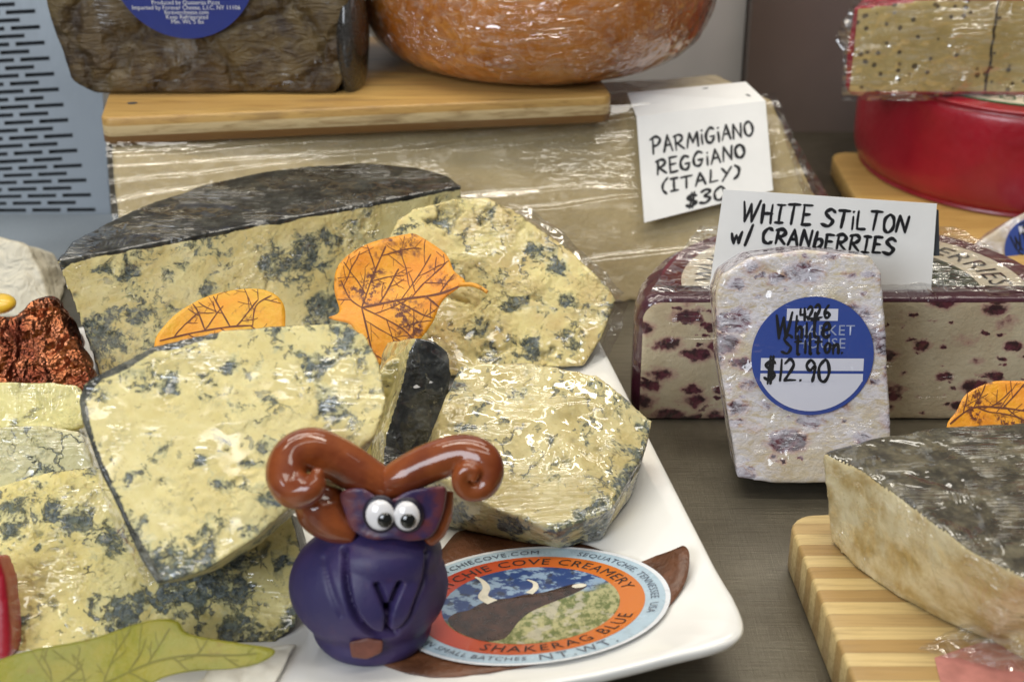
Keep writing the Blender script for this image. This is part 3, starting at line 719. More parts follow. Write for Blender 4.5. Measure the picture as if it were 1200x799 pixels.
def arc_text(txt, size, R, a_mid, fm, squash=.86, sp=1.1):
    return print_text(txt, size, lambda x, y: fm((R + y) * math.cos(a_mid - x / R), (R + y) * squash * math.sin(a_mid - x / R)), 'CENTER', sp)
for txt, am in (('CRANBERRIES', 48), ('WHITE', 152)):
    V, F = arc_text(txt, 1.25, 5.0, math.radians(am), lambda x, y: lm(x, y, .04)); obj('label_lettering', V, F, M['ink'], lb, False)
V, F = sheet((Vector((xl + .5, yf + .1, HC + .12)), Vector((xr - .5, yf + .1, HC + .12)), Vector((xr - 3, yf + 6.2, HC + .12)), Vector((xl + 3, yf + 6.2, HC + .12))), 80, 40, lambda s_, t_, p: -.05 - .12 * abs(nz(p, .9, 3)) - .08 * abs(nz(p, 2.2, 1)))
V = [Vector((p.x, p.y, HC + .10 + abs(p.z - HC - .12))) for p in V]
obj('plastic_wrap', V, F, M['film_loose'], tc)

def card(name, label, panels, t_off=.0):
    """folded paper card: list of (TL,TR,BR,BL) corner points; thickness toward the back"""
    c0 = panels[0]; base = (Vector(c0[2]) + Vector(c0[3])) / 2
    t = thing(name, base, label, 'price card')
    for k, (a, b, c_, d) in enumerate(panels):
        n = (Vector(b) - Vector(a)).cross(Vector(a) - Vector(d)).normalized()
        if n.y > 0: n = -n
        V, F = prism([a, d, c_, b], [Vector(q) - n * .035 for q in (a, d, c_, b)])
        obj('card_face' if k == 0 else 'card_flap', V, F, M['card'], t, False)
    return t
def panel_map(pn):
    a, b, c_, d = [Vector(p) for p in pn]; n = (b - a).cross(a - d).normalized()
    if n.y > 0: n = -n
    Lx = (b - a).length; Ly = (d - a).length
    def f(x, y, e=0.0):
        s_, t_ = x / Lx, y / Ly        # x right, y down from the top left corner, in cm
        return a * (1 - s_) * (1 - t_) + b * s_ * (1 - t_) + c_ * s_ * t_ + d * (1 - s_) * t_ + n * (.012 + e)
    return f, Lx, Ly
def write(t, pn, lines, wd, seed):
    f, Lx, Ly = panel_map(pn); rnd = random.Random(seed); Q = []
    for txt, s0, t0, s1, t1, h in lines:
        for q in handwriting(txt, s0 * Lx, -t0 * Ly, s1 * Lx, -t1 * Ly, h * Ly, rnd): Q.append([(x, -y) for x, y in q])
    V, F = ribbons(Q, wd, lambda x, y, e: f(x, y, e), rnd)
    return obj('lettering', V, F, M['ink'], t, False)
spl = plane((yf + .75, HC + .2), (yf + 1.45, HC + 3.9))
wp = [onplane(x, y, *spl) for x, y in ((848, 222), (1098, 239), (1090, 357), (830, 346))]
tw = card('price_card', 'white card lettered WHITE STILTON, standing behind the square wrapped cheese', [wp])
write(tw, wp, [('WHITE', .10, .285, .42, .275, .175), ('STiLTON', .475, .28, .865, .305, .17), ('w/', .07, .50, .165, .485, .16), ('CRANbERRIES', .21, .475, .815, .52, .145)], .13, 5)
V, F = prism([onplane(x, y, spl[0] - Vector((0, -.25, 0)), spl[1]) for x, y in ((1092, 245), (1092, 300), (1101, 300), (1100, 246))], [onplane(x, y, spl[0] + Vector((0, .6, 0)), spl[1]) for x, y in ((1092, 245), (1092, 300), (1101, 300), (1100, 246))])
obj('card_holder', V, F, M['gap'], tw, False)
ppl = (B0 + pnrm * .75, pnrm)
cp = [onplane(x, y, *ppl) for x, y in ((746, 137), (897, 118), (906, 223), (755, 261))]
fb = [atz(735, 109, ZP + .55), atz(874, 96, ZP + .55), cp[1], cp[0]]
tcp = card('price_card', 'folded white card lettered PARMIGIANO, hung over the edge of the parmesan block', [cp, fb])
write(tcp, cp, [('PARMiGiANO', .10, .375, .88, .365, .15), ('REGGiANO', .12, .58, .80, .575, .14), ('(ITALY)', .15, .765, .74, .775, .12), ('$30', .32, .955, .62, .965, .125)], .13, 8)
write(tcp, fb, [('~S~G~e~~9~~T~~', .10, .42, .75, .40, .24), ('~T~~e~~L~o~~', .25, .82, .92, .78, .22)], .10, 9)

# square wrapped piece with the blue sticker
wpl = plane((-11.7, 0), (-9.7, 8.3), -.02)
px = [(862, 588), (905, 594), (975, 595), (1044, 588), (1040, 430), (1034, 320), (1021, 299), (940, 293), (880, 301), (847, 322), (838, 345), (842, 420)]
V, F = slab(px, wpl, 2.2, .97, (0, .3, -.25))
zm = min(v.z for v in V); V = [Vector((v.x, v.y, v.z - zm if v.z < 1 else v.z)) for v in V]
c0 = onplane(940, 440, *wpl)
ts = thing('wrapped_cranberry_cheese', (c0.x, c0.y, 0), 'square piece of cranberry cheese in crinkled cling film with a blue round price sticker', 'cheese')
cheese(ts, V, F, cranberry('wrapped_cranberry_paste', 17, .8, 2.0, .9, .1), lambda p, n: smooth(.0, .5, n.y) * .9, 17, .08, 10, .05, .0)
SR = 71 / 1742 * ((c0 - CAM).dot(FWD)) 
def sticker(t, cpx, pl, R, shiny, hand, seed, off=.20, tilt=0.0):
    p0, n = pl; c_ = onplane(*cpx, p0, n) + n * off; u = Vector((1, 0, 0)); u = (u - n * u.dot(n)).normalized(); v_ = n.cross(u)
    if v_.z < 0: v_ = -v_
    ct, st_ = math.cos(tilt), math.sin(tilt); u, v_ = u * ct + v_ * st_, v_ * ct - u * st_
    f = lambda x, y, e=0.0: c_ + u * x + v_ * y + n * (e - .004 * (x * x + y * y))
    V, F = fill2(disc2(R, R), f, 6); s = obj('sticker', V, F, shiny[0], t)
    rr = lambda x0, y0, x1, y1: [(x0, y0), (x0 + .5 * (x1 - x0), y0), (x1, y0), (x1, (y0 + y1) / 2), (x1, y1), (x0 + .5 * (x1 - x0), y1), (x0, y1), (x0, (y0 + y1) / 2)]
    seg = [(R * .93 * math.cos(a), R * .93 * math.sin(a)) for a in [math.radians(205 + 130 * k / 24) for k in range(25)]]
    VV, FF = join(fill2(rr(-R * .45, R * .60, R * .38, R * .80), lambda x, y: f(x, y, .012), 2), fill2(rr(-R * .84, -R * .24, R * .84, -R * .03), lambda x, y: f(x, y, .012), 2), fill2(seg, lambda x, y: f(x, y, .012), 2),
                  fill2(rr(-R * .84, -R * .42, R * .84, -R * .29), lambda x, y: f(x, y, .010), 2))
    obj('white_panel', VV, FF, shiny[1], s)
    VV, FF = join(print_text('MARKET', .62 * R / 2.5, lambda x, y: f(x + .18 * R, y + .36 * R, .014), 'CENTER', 1.05), print_text('HOUSE', .62 * R / 2.5, lambda x, y: f(x + .12 * R, y + .14 * R, .014), 'CENTER', 1.05))
    obj('printed_name', VV, FF, M['pale_print'], s)
    rnd = random.Random(seed); Q = []
    for txt, x0, y0, x1, y1, h in hand: Q += handwriting(txt, x0 * R, y0 * R, x1 * R, y1 * R, h * R, rnd)
    V, F = ribbons(Q, .115 * R / 2.4, lambda x, y, e: f(x, y, .022 + e), rnd); obj('handwriting', V, F, M['ink'], s)
    return s
g = G('sticker_blue'); g.set(Base_Color=(.035, .07, .30), Roughness=.4); wrap_coat(g, 21, .35, .9, .06, 1.6); stb = g.m
g = G('sticker_white'); g.set(Base_Color=(.66, .66, .74), Roughness=.4); wrap_coat(g, 21, .35, .9, .06, 1.6); stw = g.m
M['pale_print'] = plain('pale_print', (.30, .34, .48), .4, var=.02)
sticker(ts, (951, 416), wpl, SR, (stb, stw), [('.4226', -.28, .60, .24, .66, .22), ('White', -.62, .30, .26, .34, .38), ('Stilton.', -.50, .04, .48, .06, .30), ('$12.90', -.78, -.42, .28, -.40, .36)], 3)

# second wrapped piece with a blue sticker at the right edge
bpl = plane((1.0, 1.2), (5.0, 6.2), .25)
px = [(1133, 312), (1142, 286), (1185, 256), (1225, 236), (1300, 250), (1310, 345), (1240, 362), (1160, 345), (1140, 335)]
V, F = slab(px, bpl, 2.6, .96)
cc = onplane(1210, 300, *bpl); t2 = thing('wrapped_cranberry_cheese', (cc.x, cc.y, 1.15), 'wrapped white cheese with a blue sticker at the right edge by the yellow board', 'cheese')
cheese(t2, V, F, cranberry('pale_wrapped_paste', 19, .9, 1.4, .8, .0), lambda p, n: smooth(.0, .5, n.y) * .8, 19, .1, 8, .07, 0)
sticker(t2, (1216, 300), bpl, 1.75, (stb, stw), [('.30', -.5, .58, .05, .66, .26), ('White', -.7, .2, .3, .3, .4), ('Stilton.', -.6, -.1, .5, .0, .3)], 4, .22, .15)

# ------------------------------------------------------------------ right front: striped board, wedge on it
cols = ((.60, .44, .19), (.40, .25, .09), (.66, .50, .24))
tb3 = thing('cutting_board', (19, -24, 0), 'pale and brown striped wooden board under the grey rind wedge', 'cutting board')
a0, a1 = atz(921, 603, 1.6), atz(1001, 799, 1.6); ud = (a1 - a0); ud.z = 0; ud.normalize(); xr_ = Vector((-ud.y, ud.x, 0))
cbd = a0 + xr_ * 9 + ud * 9; V, F = rplate((cbd.x, cbd.y), (xr_.x, xr_.y), 18, 18, .9, 0, 1.6, .12)
obj('board', V, F, striped_wood('striped_wood', 1, .58, cols, 3, 0), tb3)
zt0 = 1.62
bot = [atz(x, y, zt0) for x, y in ((972, 636), (1000, 664), (1050, 698), (1110, 730), (1160, 752))] + [Vector((15.6, -24.6, zt0)), Vector((21, -25, zt0)), Vector((22, -17, zt0)), Vector((17.5, -14.9, zt0)), Vector((12.9, -14.9, zt0)), Vector((10.9, -15.7, zt0))]
tops = [atz(x, y, z) for x, y, z in ((963, 530, 4.75), (1012, 551, 4.9), (1076, 598, 5.0), (1139, 645, 5.1), (1205, 678, 5.1))] + [Vector((17, -24.4, 5.1)), Vector((21, -24.5, 5.1)), Vector((21.5, -16.5, 5.0)), atz(1200, 494, 5.05), atz(1097, 499, 5.0), atz(1028, 511, 4.9)]
V, F = prism(bot[::-1], tops[::-1])
tg = thing('grey_rind_wedge', (14, -19, 1.6), 'wedge of cream cheese with a shiny grey mouldy rind on the striped board', 'cheese')
e_ = (bot[2] - bot[0]).normalized(); fn = Vector((e_.y, -e_.x, 0))
mgr = blue_cheese('grey_rind_paste', 23, -.2, .4, 1.2, ((.03, .026, .015), (.16, .14, .085)), (.72, .62, .38), (.44, .30, .10), cover=.9, crumb=.2)
cheese(tg, V, F, mgr, lambda p, n: 1.0 - smooth(.40, .70, n.dot(fn) if n.z < .6 else 0), 23, .09, 10, .05, .0)
V, F = sheet((atz(1075, 760, 1.75), atz(1240, 800, 1.75), atz(1240, 690, 2.3), atz(1120, 735, 2.2)), 40, 30, lambda s_, t_, p: 0)
V = [Vector((p.x, p.y, p.z + .12 * abs(nz(p, 1.2, 4)) + .08 * nz(p, 2.6, 2))) for p in V]
obj('plastic_wrap', V, F, M['film_loose'], tg)
M['pink'] = plain('pink_reflection_patch', (.50, .20, .17), .4, var=.1, vs=.8)
V, F = fill2([tuple(atz(x, y, 1.64))[:2] for x, y in ((1095, 770), (1150, 752), (1240, 760), (1240, 830), (1110, 830))], lambda x, y: Vector((x, y, 1.64)), 2); obj('pink_reflection_patch', V, F, M['pink'], tg, False)  # flat pink patch added to paint the pink reflection in the film
# ------------------------------------------------------------------ white square plate
E1 = Vector((-.967, -.254, 0)).normalized(); E2 = Vector((.176 * -1, .984, 0)).normalized(); LX, LY = 31.0, 25.5
PC = Vector((6.75, -22.15, 0)) + E1 * LX / 2 + E2 * LY / 2
det = E1.x * E2.y - E1.y * E2.x
def plate_uv(x, y):
    dx, dy = x - PC.x, y - PC.y
    return (dx * E2.y - dy * E2.x) / det / (LX / 2), (E1.x * dy - E1.y * dx) / det / (LY / 2)
def zplate(x, y):
    u, v = plate_uv(x, y); r = (abs(u) ** 6 + abs(v) ** 6) ** (1 / 6)
    return .85 + (.75 + .15 * min(1, abs(u * v)) ** 2) * min(1.05, r) ** 5
V, F = [], []; NA = 320; ring = []
for i in range(NA):
    a = 2 * math.pi * (i + .5) / NA; c_, s_ = math.cos(a), math.sin(a); ring.append((math.copysign(abs(c_) ** (2 / 26), c_), math.copysign(abs(s_) ** (2 / 26), s_)))
levels = [(r, 0) for r in (.1, .3, .5, .65, .75, .82, .88, .93, .965, .99, 1.0)] + [(1.004, .12), (1.0, .34), (.985, .5), (.95, .62), (.85, .7), (.7, .8)]
for r, dn in levels:
    for u, v in ring:
        p = PC + E1 * (u * r * LX / 2) + E2 * (v * r * LY / 2); V.append(Vector((p.x, p.y, max(zplate(p.x, p.y) - dn - (.04 if r >= 1 and dn == 0 else 0), .02))))
NL = len(levels)
for k in range(NL - 1):
    for i in range(NA):
        j = (i + 1) % NA; F.append((k * NA + i, k * NA + j, (k + 1) * NA + j, (k + 1) * NA + i))
F.append(tuple(range(NA - 1, -1, -1))); F.append(tuple((NL - 1) * NA + i for i in range(NA)))
props(obj('plate', V, F, M['white_gloss'], loc=(PC.x, PC.y, 0)), 'square white ceramic plate with raised corners holding the blue cheeses', 'plate')
def ondish(px, py, off=0.0):
    z = 1.2
    for _ in range(12): q = atz(px, py, z); z = zplate(q.x, q.y) + off
    return q

# ------------------------------------------------------------------ blue cheeses on the plate
front = lambda n, a, b: (lambda p, nn: 1 - smooth(a, b, nn.dot(n)))
# big half wheel at the back
ZA = 6.4
arc = [atz(x, y, ZA) for x, y in ((66, 306), (84, 283), (122, 262), (180, 236), (240, 216), (300, 203), (360, 195), (430, 191), (490, 196), (524, 205), (542, 217))]
chord = [arc[0] + (arc[-1] - arc[0]) * k / 5 for k in range(1, 5)][::-1]
ring_ = arc + chord; ch = (arc[-1] - arc[0]).normalized(); nA = Vector((ch.y, -ch.x, 0)).normalized(); mid = (arc[0] + arc[-1]) / 2
low = []
for p in ring_:
    d = (p - mid).dot(-nA); q = p + nA * (max(0, d) * .62 + .1); low.append(Vector((q.x, q.y, 1.0)))
low[0] += ch * 1.0; low[0].z = .95
V, F = prism(ring_, low)
tA = thing('blue_cheese_half_wheel', (mid.x, mid.y + 1, .9), 'large half wheel of blue cheese under a dark rind at the back of the plate', 'cheese')
cheese(tA, V, F, blue_cheese('half_wheel_cheese', 31, .03, .2, .9, cover=.72, crumb=.5, pale=(.80, .70, .35), warm=(.70, .57, .23), rind=((.008, .008, .006), (.05, .05, .04))), (lambda e1: lambda p, n: max(1 - smooth(.55, .8, n.dot(nA)), e1(p)))(edge_px([(540, 217), (300, 262), (80, 303), (66, 318), (78, 400), (105, 441)], 5)), 31, .09, 6, .05, .10, spots=[(108, 395, 20, 0.8), (118, 380, 11, 1.2), (165, 371, 13, 0.7), (152, 321, 15, 0.8), (196, 325, 10, 1), (118, 318, 11, 0.5), (216, 314, 10, 0.7), (365, 308, 30, 0.9), (343, 335, 10, 1.4), (318, 314, 15, 0.8), (236, 341, 12, 0.6), (375, 358, 18, 1), (396, 280, 16, 0.8), (460, 228, 14, 0.4)])
# chunk behind the orange leaf
plB = plane((-6.2, 1.0), (-1.2, 6.9), .06)
pxB = [(398, 400), (440, 310), (466, 258), (486, 243), (535, 232), (572, 232), (600, 244), (665, 290), (712, 335), (722, 352), (706, 395), (685, 428), (610, 432), (500, 440), (420, 430)]
V, F = slab(pxB, plB, 3.2, .92, (0, -.6, .4)); cB = onplane(560, 340, *plB)
tB = thing('blue_cheese_chunk', (cB.x, cB.y, .9), 'crumbly pale blue cheese chunk with a smooth right end behind the speckled orange leaf', 'cheese', )
cheese(tB, V, F, blue_cheese('chunk_cheese', 36, .015, .9, 1.1, warm=(.58, .45, .19)), front(plB[1], -.2, .1), 36, .09, 6, .07, .20, spots=[(574, 399, 34, 0.8), (614, 359, 26, 0.4), (672, 395, 20, 0.7), (665, 352, 14, 0.8), (650, 315, 14, 0.6), (625, 293, 9, 1.5), (578, 246, 8, 1), (483, 264, 10, 1), (560, 380, 14, 0.8), (620, 400, 12, 1.4)])
# slab in the middle, leaning on the lower one
plC = plane((-22.4, 4.1), (-17, 9.15), .0)
pxC = [(184, 684), (165, 655), (140, 600), (118, 555), (97, 495), (92, 468), (98, 450), (112, 440), (180, 405), (260, 387), (350, 380), (402, 379), (428, 392), (445, 425), (453, 470), (440, 510), (400, 545), (345, 590), (300, 630), (240, 668)]
V, F = slab(pxC, plC, 2.1, .93, (-.15, .2, 0)); cC = onplane(270, 530, *plC)
tC = thing('blue_cheese_slab', (cC.x, cC.y, cC.z - 2), 'thick creamy slab of blue cheese leaning in the middle with a dark rim on its left edge', 'cheese')
mC = blue_cheese('slab_cheese', 41, .025, 1.2, .45, cover=.35, crumb=.55, pale=(.69, .60, .28), warm=(.61, .51, .21))
cheese(tC, V, F, mC, (lambda e1: lambda p, n: max((1 - smooth(.6, .85, n.dot(plC[1]))) * smooth(.35, 0, n.x), e1(p) * .75))(edge_px([(250, 392), (180, 408), (114, 442), (94, 468), (99, 495), (120, 555), (142, 600), (186, 682)], 6)), 41, .07, 3, .03, .05, spots=[(224, 648, 34, 0.85), (287, 616, 24, 0.6), (275, 568, 32, 0.22), (287, 544, 20, 0.25), (319, 586, 12, 0.5), (315, 518, 16, 0.7), (235, 540, 7, 1), (203, 446, 9, 1.4), (250, 450, 8, 1), (270, 433, 10, 0.8), (372, 430, 20, 1), (351, 412, 10, 0.8), (250, 472, 24, 0.5), (318, 470, 9, 0.7), (125, 466, 10, 1), (388, 480, 13, 1), (180, 655, 10, 1), (150, 560, 5, 1.5)])
# lower slab
plD = plane((-21, .95), (-16.6, 3.95), .0)
pxD = [(-35, 600), (-20, 575), (20, 562), (62, 552), (112, 546), (230, 570), (340, 600), (352, 640), (356, 700), (345, 735), (325, 752), (250, 762), (120, 770), (20, 772), (-30, 768)]
V, F = slab(pxD, plD, 2.2, .97, (0, 1.2, 0)); V = [Vector((v.x, v.y, max(v.z, zplate(v.x, v.y) - .05))) for v in V]
cD = onplane(170, 670, *plD)
tD = thing('blue_cheese_slab', (cD.x, cD.y, .9), 'wide veined blue cheese slab lying lowest at the front left, under the leaning one', 'cheese')
cheese(tD, V, F, blue_cheese('low_slab_cheese', 47, .035, .9, .9, cover=.4, pale=(.70, .605, .255), warm=(.60, .495, .175)), front(plD[1], .45, .75), 47, .08, 5, .05, .10, spots=[(132, 640, 22, 0.9), (60, 600, 11, 0.7), (92, 612, 14, 0.6), (44, 642, 8, 0.8), (198, 695, 18, 0.9), (279, 695, 20, 0.8), (327, 658, 13, 1), (275, 735, 28, 0.6), (144, 715, 13, 1.3), (108, 743, 16, 0.6), (162, 705, 6, 1), (339, 720, 10, 1), (230, 700, 9, 0.8)])
# piece with the dark rind turned to the camera
plE = plane((-12.5, 1.2), (-10.2, 7.0), .25)
pxE = [(448, 548), (452, 510), (470, 450), (478, 412), (487, 396), (510, 400), (527, 414), (531, 440), (524, 480), (510, 515), (500, 548)]
V, F = slab(pxE, plE, 2.6, .9, (-.6, 0, -.2)); cE = onplane(490, 480, *plE)
tE = thing('blue_cheese_wedge', (cE.x, cE.y, .9), 'narrow wedge showing its dark grey rind, squeezed between the slab and the rounded chunk', 'cheese')
cheese(tE, V, F, blue_cheese('dark_wedge_cheese', 52, .0, 1.3, 1.5, cover=1.2, rind=((.02, .022, .022), (.10, .105, .10))), lambda p, n: smooth(-.5, -.15, n.x), 52, .08, 7, .08, .05)
plE2 = plane((-12.2, 1.2), (-11.0, 5.6), 0)
pxE2 = [(425, 545), (438, 490), (442, 440), (456, 422), (474, 420), (480, 436), (466, 480), (450, 530), (446, 548)]
V, F = slab(pxE2, plE2, 1.8, .95); cE2 = onplane(452, 490, *plE2)
tE2 = thing('blue_cheese_sliver', (cE2.x, cE2.y, .9), 'thin yellow sliver of cheese in shiny film beside the dark rind wedge', 'cheese')
cheese(tE2, V, F, blue_cheese('sliver_cheese', 53, .0, 1.3, 1.8, cover=1, warm=(.55, .45, .12)), lambda p, n: 0.0, 53, .08, 6, .06, .05)
# rounded chunk in shiny film, front right of the plate
bF = [ondish(x, y, .1) for x, y in ((520, 618), (600, 632), (660, 643), (705, 632), (735, 590), (752, 540))] + [Vector((4.6, -11.5, 1.1)), Vector((.5, -9.6, 1.1)), Vector((-2.8, -11.5, 1.1)), Vector((-3.6, -14, 1.1))]
tF_ = [(510, 560, 3.0), (590, 600, 2.5), (655, 622, 2.2), (720, 596, 2.7), (755, 530, 3.1), (767, 492, 3.6), (700, 437, 4.9), (620, 423, 5.2), (540, 428, 5.0), (514, 480, 4.4)]
tp_ = [atz(*q) for q in tF_]; V, F = prism(bF[::-1], tp_[::-1]); tcn = sum(tp_, Vector()) / 10
F = [f for f in F if len(f) == 4]; n0 = len(V); V += [tcn + Vector((0, .2, .5))]; N = 10
F.append(tuple(range(N))); F += [(n0, N + (k + 1) % N, N + k) for k in range(N)]
tF = thing('blue_cheese_chunk', (1.0, -13.5, .95), 'rounded pale chunk of blue cheese in very shiny film above the oval bull label', 'cheese')
cheese(tF, V, F, blue_cheese('shiny_chunk_cheese', 57, .03, 1.1, 1.2, cover=1.0, crumb=.4, pale=(.68, .59, .30), warm=(.52, .42, .17)), lambda p, n: smooth(.05, -.35, n.z) * smooth(2.2, 4.2, p.x) * .9, 57, .09, 10, .09, .06, spots=[(625, 465, 16, 0.6), (556, 482, 12, 0.6), (540, 500, 12, 0.6), (712, 621, 28, 0.8), (687, 607, 20, 0.8), (656, 624, 16, 0.7), (742, 560, 22, 1.2), (757, 505, 12, 1.2), (620, 560, 12, 0.5), (545, 600, 22, 0.7), (600, 615, 14, 0.7), (690, 450, 10, 0.5)])
def flap(t, pl, line, dx, dy, k):
    """loose edge of film standing off a wrapped piece"""
    L = [onplane(x, y, pl[0] - pl[1] * .3, pl[1]) for x, y in line]; O = [onplane(x + dx, y + dy, pl[0] - pl[1] * .7, pl[1]) for x, y in line]
    V, F = sheet((L[0], L[-1], O[-1], O[0]), 40, 12, lambda s_, t_, p: .12 * nz(p, 1.6, k) + .06 * nz(p, 4, k) + .15 * math.sin(3.1 * s_))
    obj('wrap_flap', V, F, M['film_loose'], t)
flap(tB, plB, [(608, 248), (722, 352)], 9, -8, 1); flap(tB, plB, [(722, 350), (690, 430)], 14, 6, 2)
flap(tC, plC, [(100, 500), (182, 682)], -10, 4, 3); flap(tE, plE, [(500, 398), (531, 440)], 12, -6, 4)
# two pieces at the left edge
plG = plane((-12.4, 2.0), (-9.5, 4.4), 0); pxG = [(-40, 505), (-40, 452), (0, 447), (60, 447), (92, 450), (100, 470), (97, 500), (40, 510)]
V, F = slab(pxG, plG, 2.6, .95, (0, .4, -.6)); cG = onplane(40, 480, *plG)
tG = thing('blue_cheese_piece', (cG.x, cG.y, .9), 'smooth yellow wrapped cheese piece at the left edge, below the copper foil', 'cheese')
cheese(tG, V, F, blue_cheese('edge_piece_cheese', 61, -.03, .1, 1.4, pale=(.70, .64, .30), warm=(.55, .50, .20)), lambda p, n: smooth(.3, .7, n.x) * .0, 61, .09, 8, .1, .05)
plH = plane((-14.5, 1.6), (-12.8, 4.0), 0); pxH = [(-40, 585), (-40, 512), (0, 500), (50, 498), (92, 506), (106, 530), (112, 556), (60, 570), (0, 590)]
V, F = slab(pxH, plH, 2.4, .95, (0, .5, -.5)); cH = onplane(40, 540, *plH)
tH = thing('blue_cheese_piece', (cH.x, cH.y, .9), 'mould streaked wrapped cheese piece at the left edge, above the lowest slab', 'cheese')
cheese(tH, V, F, blue_cheese('streaked_piece_cheese', 66, .05, .2, 1.3, pale=(.66, .61, .36), warm=(.52, .48, .24)), lambda p, n: 0.0, 66, .09, 8, .1, .06)
# things at the far left
g = G('copper_foil'); v = g.co(70); h = g.voro(g.vadd(v, g.noise(v, 1.5, 3, color=True), .8), 1.5, 'F1')
g.set(Base_Color=g.mix(g.step(g.noise(v, .8, 3), .35, .65), (.38, .14, .065), (.13, .035, .02)), Metallic=1.0, Roughness=.28, Normal=g.bump(g.math('ADD', h, g.noise(v, 2, 3)), .22))
plI = plane((-7.6, 1.4), (-4.6, 4.8), .05); pxI = [(-40, 452), (-40, 385), (-5, 372), (30, 362), (56, 349), (72, 360), (90, 405), (108, 445), (100, 458), (30, 460)]
V, F = slab(pxI, plI, 2.5, .85); co, fa, no = remesh(V, F, .17, 5)
for i in range(len(co)):
    p = Vector(co[i]); co[i] = p + Vector(no[i]) * (.55 * (abs(nz(p, .6, 5)) - .2) + .36 * abs(nz(p, 1.3, 2)))
cI = onplane(30, 410, *plI)
props(obj('foil_wrapped_cheese', co, fa, g.m, loc=(cI.x, cI.y, 1.0), smooth_shade=False), 'crumpled copper foil wrapped cheese at the left edge of the plate', 'cheese')
g = G('wax_paper'); v = g.co(71); g.set(Base_Color=g.mix(g.noise(v, .6, 4), (.60, .55, .42), (.72, .68, .56)), Roughness=.55, Normal=g.bump(g.noise(g.co(72, (1, 1, 1), (.4, .5, .2)), .9, 4, .5, 1.2), .35))
plJ = plane((1.5, 0), (4.0, 5.0), -.05); pxJ = [(-50, 390), (-50, 272), (0, 278), (32, 288), (46, 312), (58, 350), (70, 395), (20, 410)]
V, F = slab(pxJ, plJ, 3.5, .9); V = [Vector((v_.x, v_.y, max(0.02, v_.z))) for v_ in V]; co, fa, no = remesh(V, F, .12, 7)
for i in range(len(co)):
    p = Vector(co[i]); co[i] = p + Vector(no[i]) * (.15 * nz(p, .9, 5))
    co[i][2] = max(co[i][2], .01)
cJ = onplane(0, 340, *plJ)
props(obj('paper_wrapped_cheese', co, fa, g.m, loc=(cJ.x, cJ.y, 0)), 'cream paper wrapped cheese on the counter at the left edge, behind the copper foil', 'cheese')
M['yellow'] = plain('yellow_wax', (.75, .48, .04), .35, coat=.5)
V, F = ellipsoid(aty(-4, 356, -4.6) + Vector((0, .2, -.1)), ((1, 0, 0), (0, 1, 0), (0, 0, 1)), (.65, .6, .35)); zc = min(p[2] for p in V)
props(obj('yellow_wax_cheese', V, F, M['yellow'], loc=(V[0][0], V[0][1], zc)), 'small round yellow cheese at the left edge on the copper foil', 'cheese')
plK = plane((-22.0, 1.3), (-20.6, 4.0), 0); pxK = [(-35, 775), (-35, 655), (-4, 652), (6, 680), (12, 740), (12, 772)]
V, F = slab(pxK, plK, 1.2, .95); co, fa, no = remesh(V, F, .1, 5); cK = onplane(-10, 720, *plK)
props(obj('red_wax_cheese_piece', co, fa, M['red_wax'], loc=(cK.x, cK.y, 1.0)), 'red wax coated cheese piece peeking in at the lower left edge', 'cheese')

# ------------------------------------------------------------------ leaves
def leaf_mat(name, a, b, spot, seed, spots=.62):
    g = G(name); v = g.co(seed); n_ = g.noise(v, .55, 4, .6)
    c = g.mix(g.step(n_, .35, .65), a, b); s1 = g.noise(v, .9, 3, .6); s2 = g.noise(v, 5.5, 4, .7)
    c = g.mix(g.math('MULTIPLY', g.step(s1, spots - .10, spots + .05), g.step(s2, .44, .56)), c, spot)
    g.set(Base_Color=c, Roughness=.45, Subsurface_Weight=.1, Subsurface_Radius=(1, .5, .1), Subsurface_Scale=.1 * S, Normal=g.bump(g.noise(v, 3.0, 4, .6), .05)); return g.m
M['leaf_orange'] = leaf_mat('orange_leaf', (.74, .25, .012), (.80, .36, .02), (.11, .025, .012), 81, .60)
M['leaf_gold'] = leaf_mat('golden_leaf', (.74, .30, .015), (.72, .40, .03), (.16, .05, .012), 84, .64)
M['leaf_green'] = leaf_mat('green_leaf', (.19, .20, .016), (.25, .225, .02), (.20, .15, .02), 87, .70)
M['vein'] = plain('leaf_vein', (.13, .035, .012), .6); M['vein_green'] = plain('pale_leaf_vein', (.15, .14, .02), .6)
rnd = random.Random(4)
leaf('autumn_leaf', 'large dark speckled orange leaf with a curled stem, lying against the crumbly cheese chunk',
     [(436, 428), (424, 405), (412, 383), (392, 377), (386, 374), (398, 366), (392, 340), (398, 312), (430, 288), (475, 276), (492, 278), (522, 298), (532, 320), (545, 334), (535, 343), (518, 356), (505, 382), (478, 410)],
     plane((-9.4, 3.4), (-5.0, 7.6), .04), [([(424, 361), (470, 352), (515, 347), (545, 337)], .085), ([(424, 361), (432, 395), (437, 420)], .06), ([(424, 361), (436, 325), (452, 290)], .06), ([(424, 361), (410, 350), (400, 330)], .05), ([(470, 352), (492, 320), (505, 298)], .05), ([(424, 361), (470, 385), (484, 398)], .05)],
     M['leaf_orange'], M['vein'], lambda x, y: .25 * x * x + .10 * math.sin(5 * y + 2 * x), 'autumn leaves among the cheeses', [(538, 338), (552, 339), (562, 343), (571, 349)], rnd, 15)
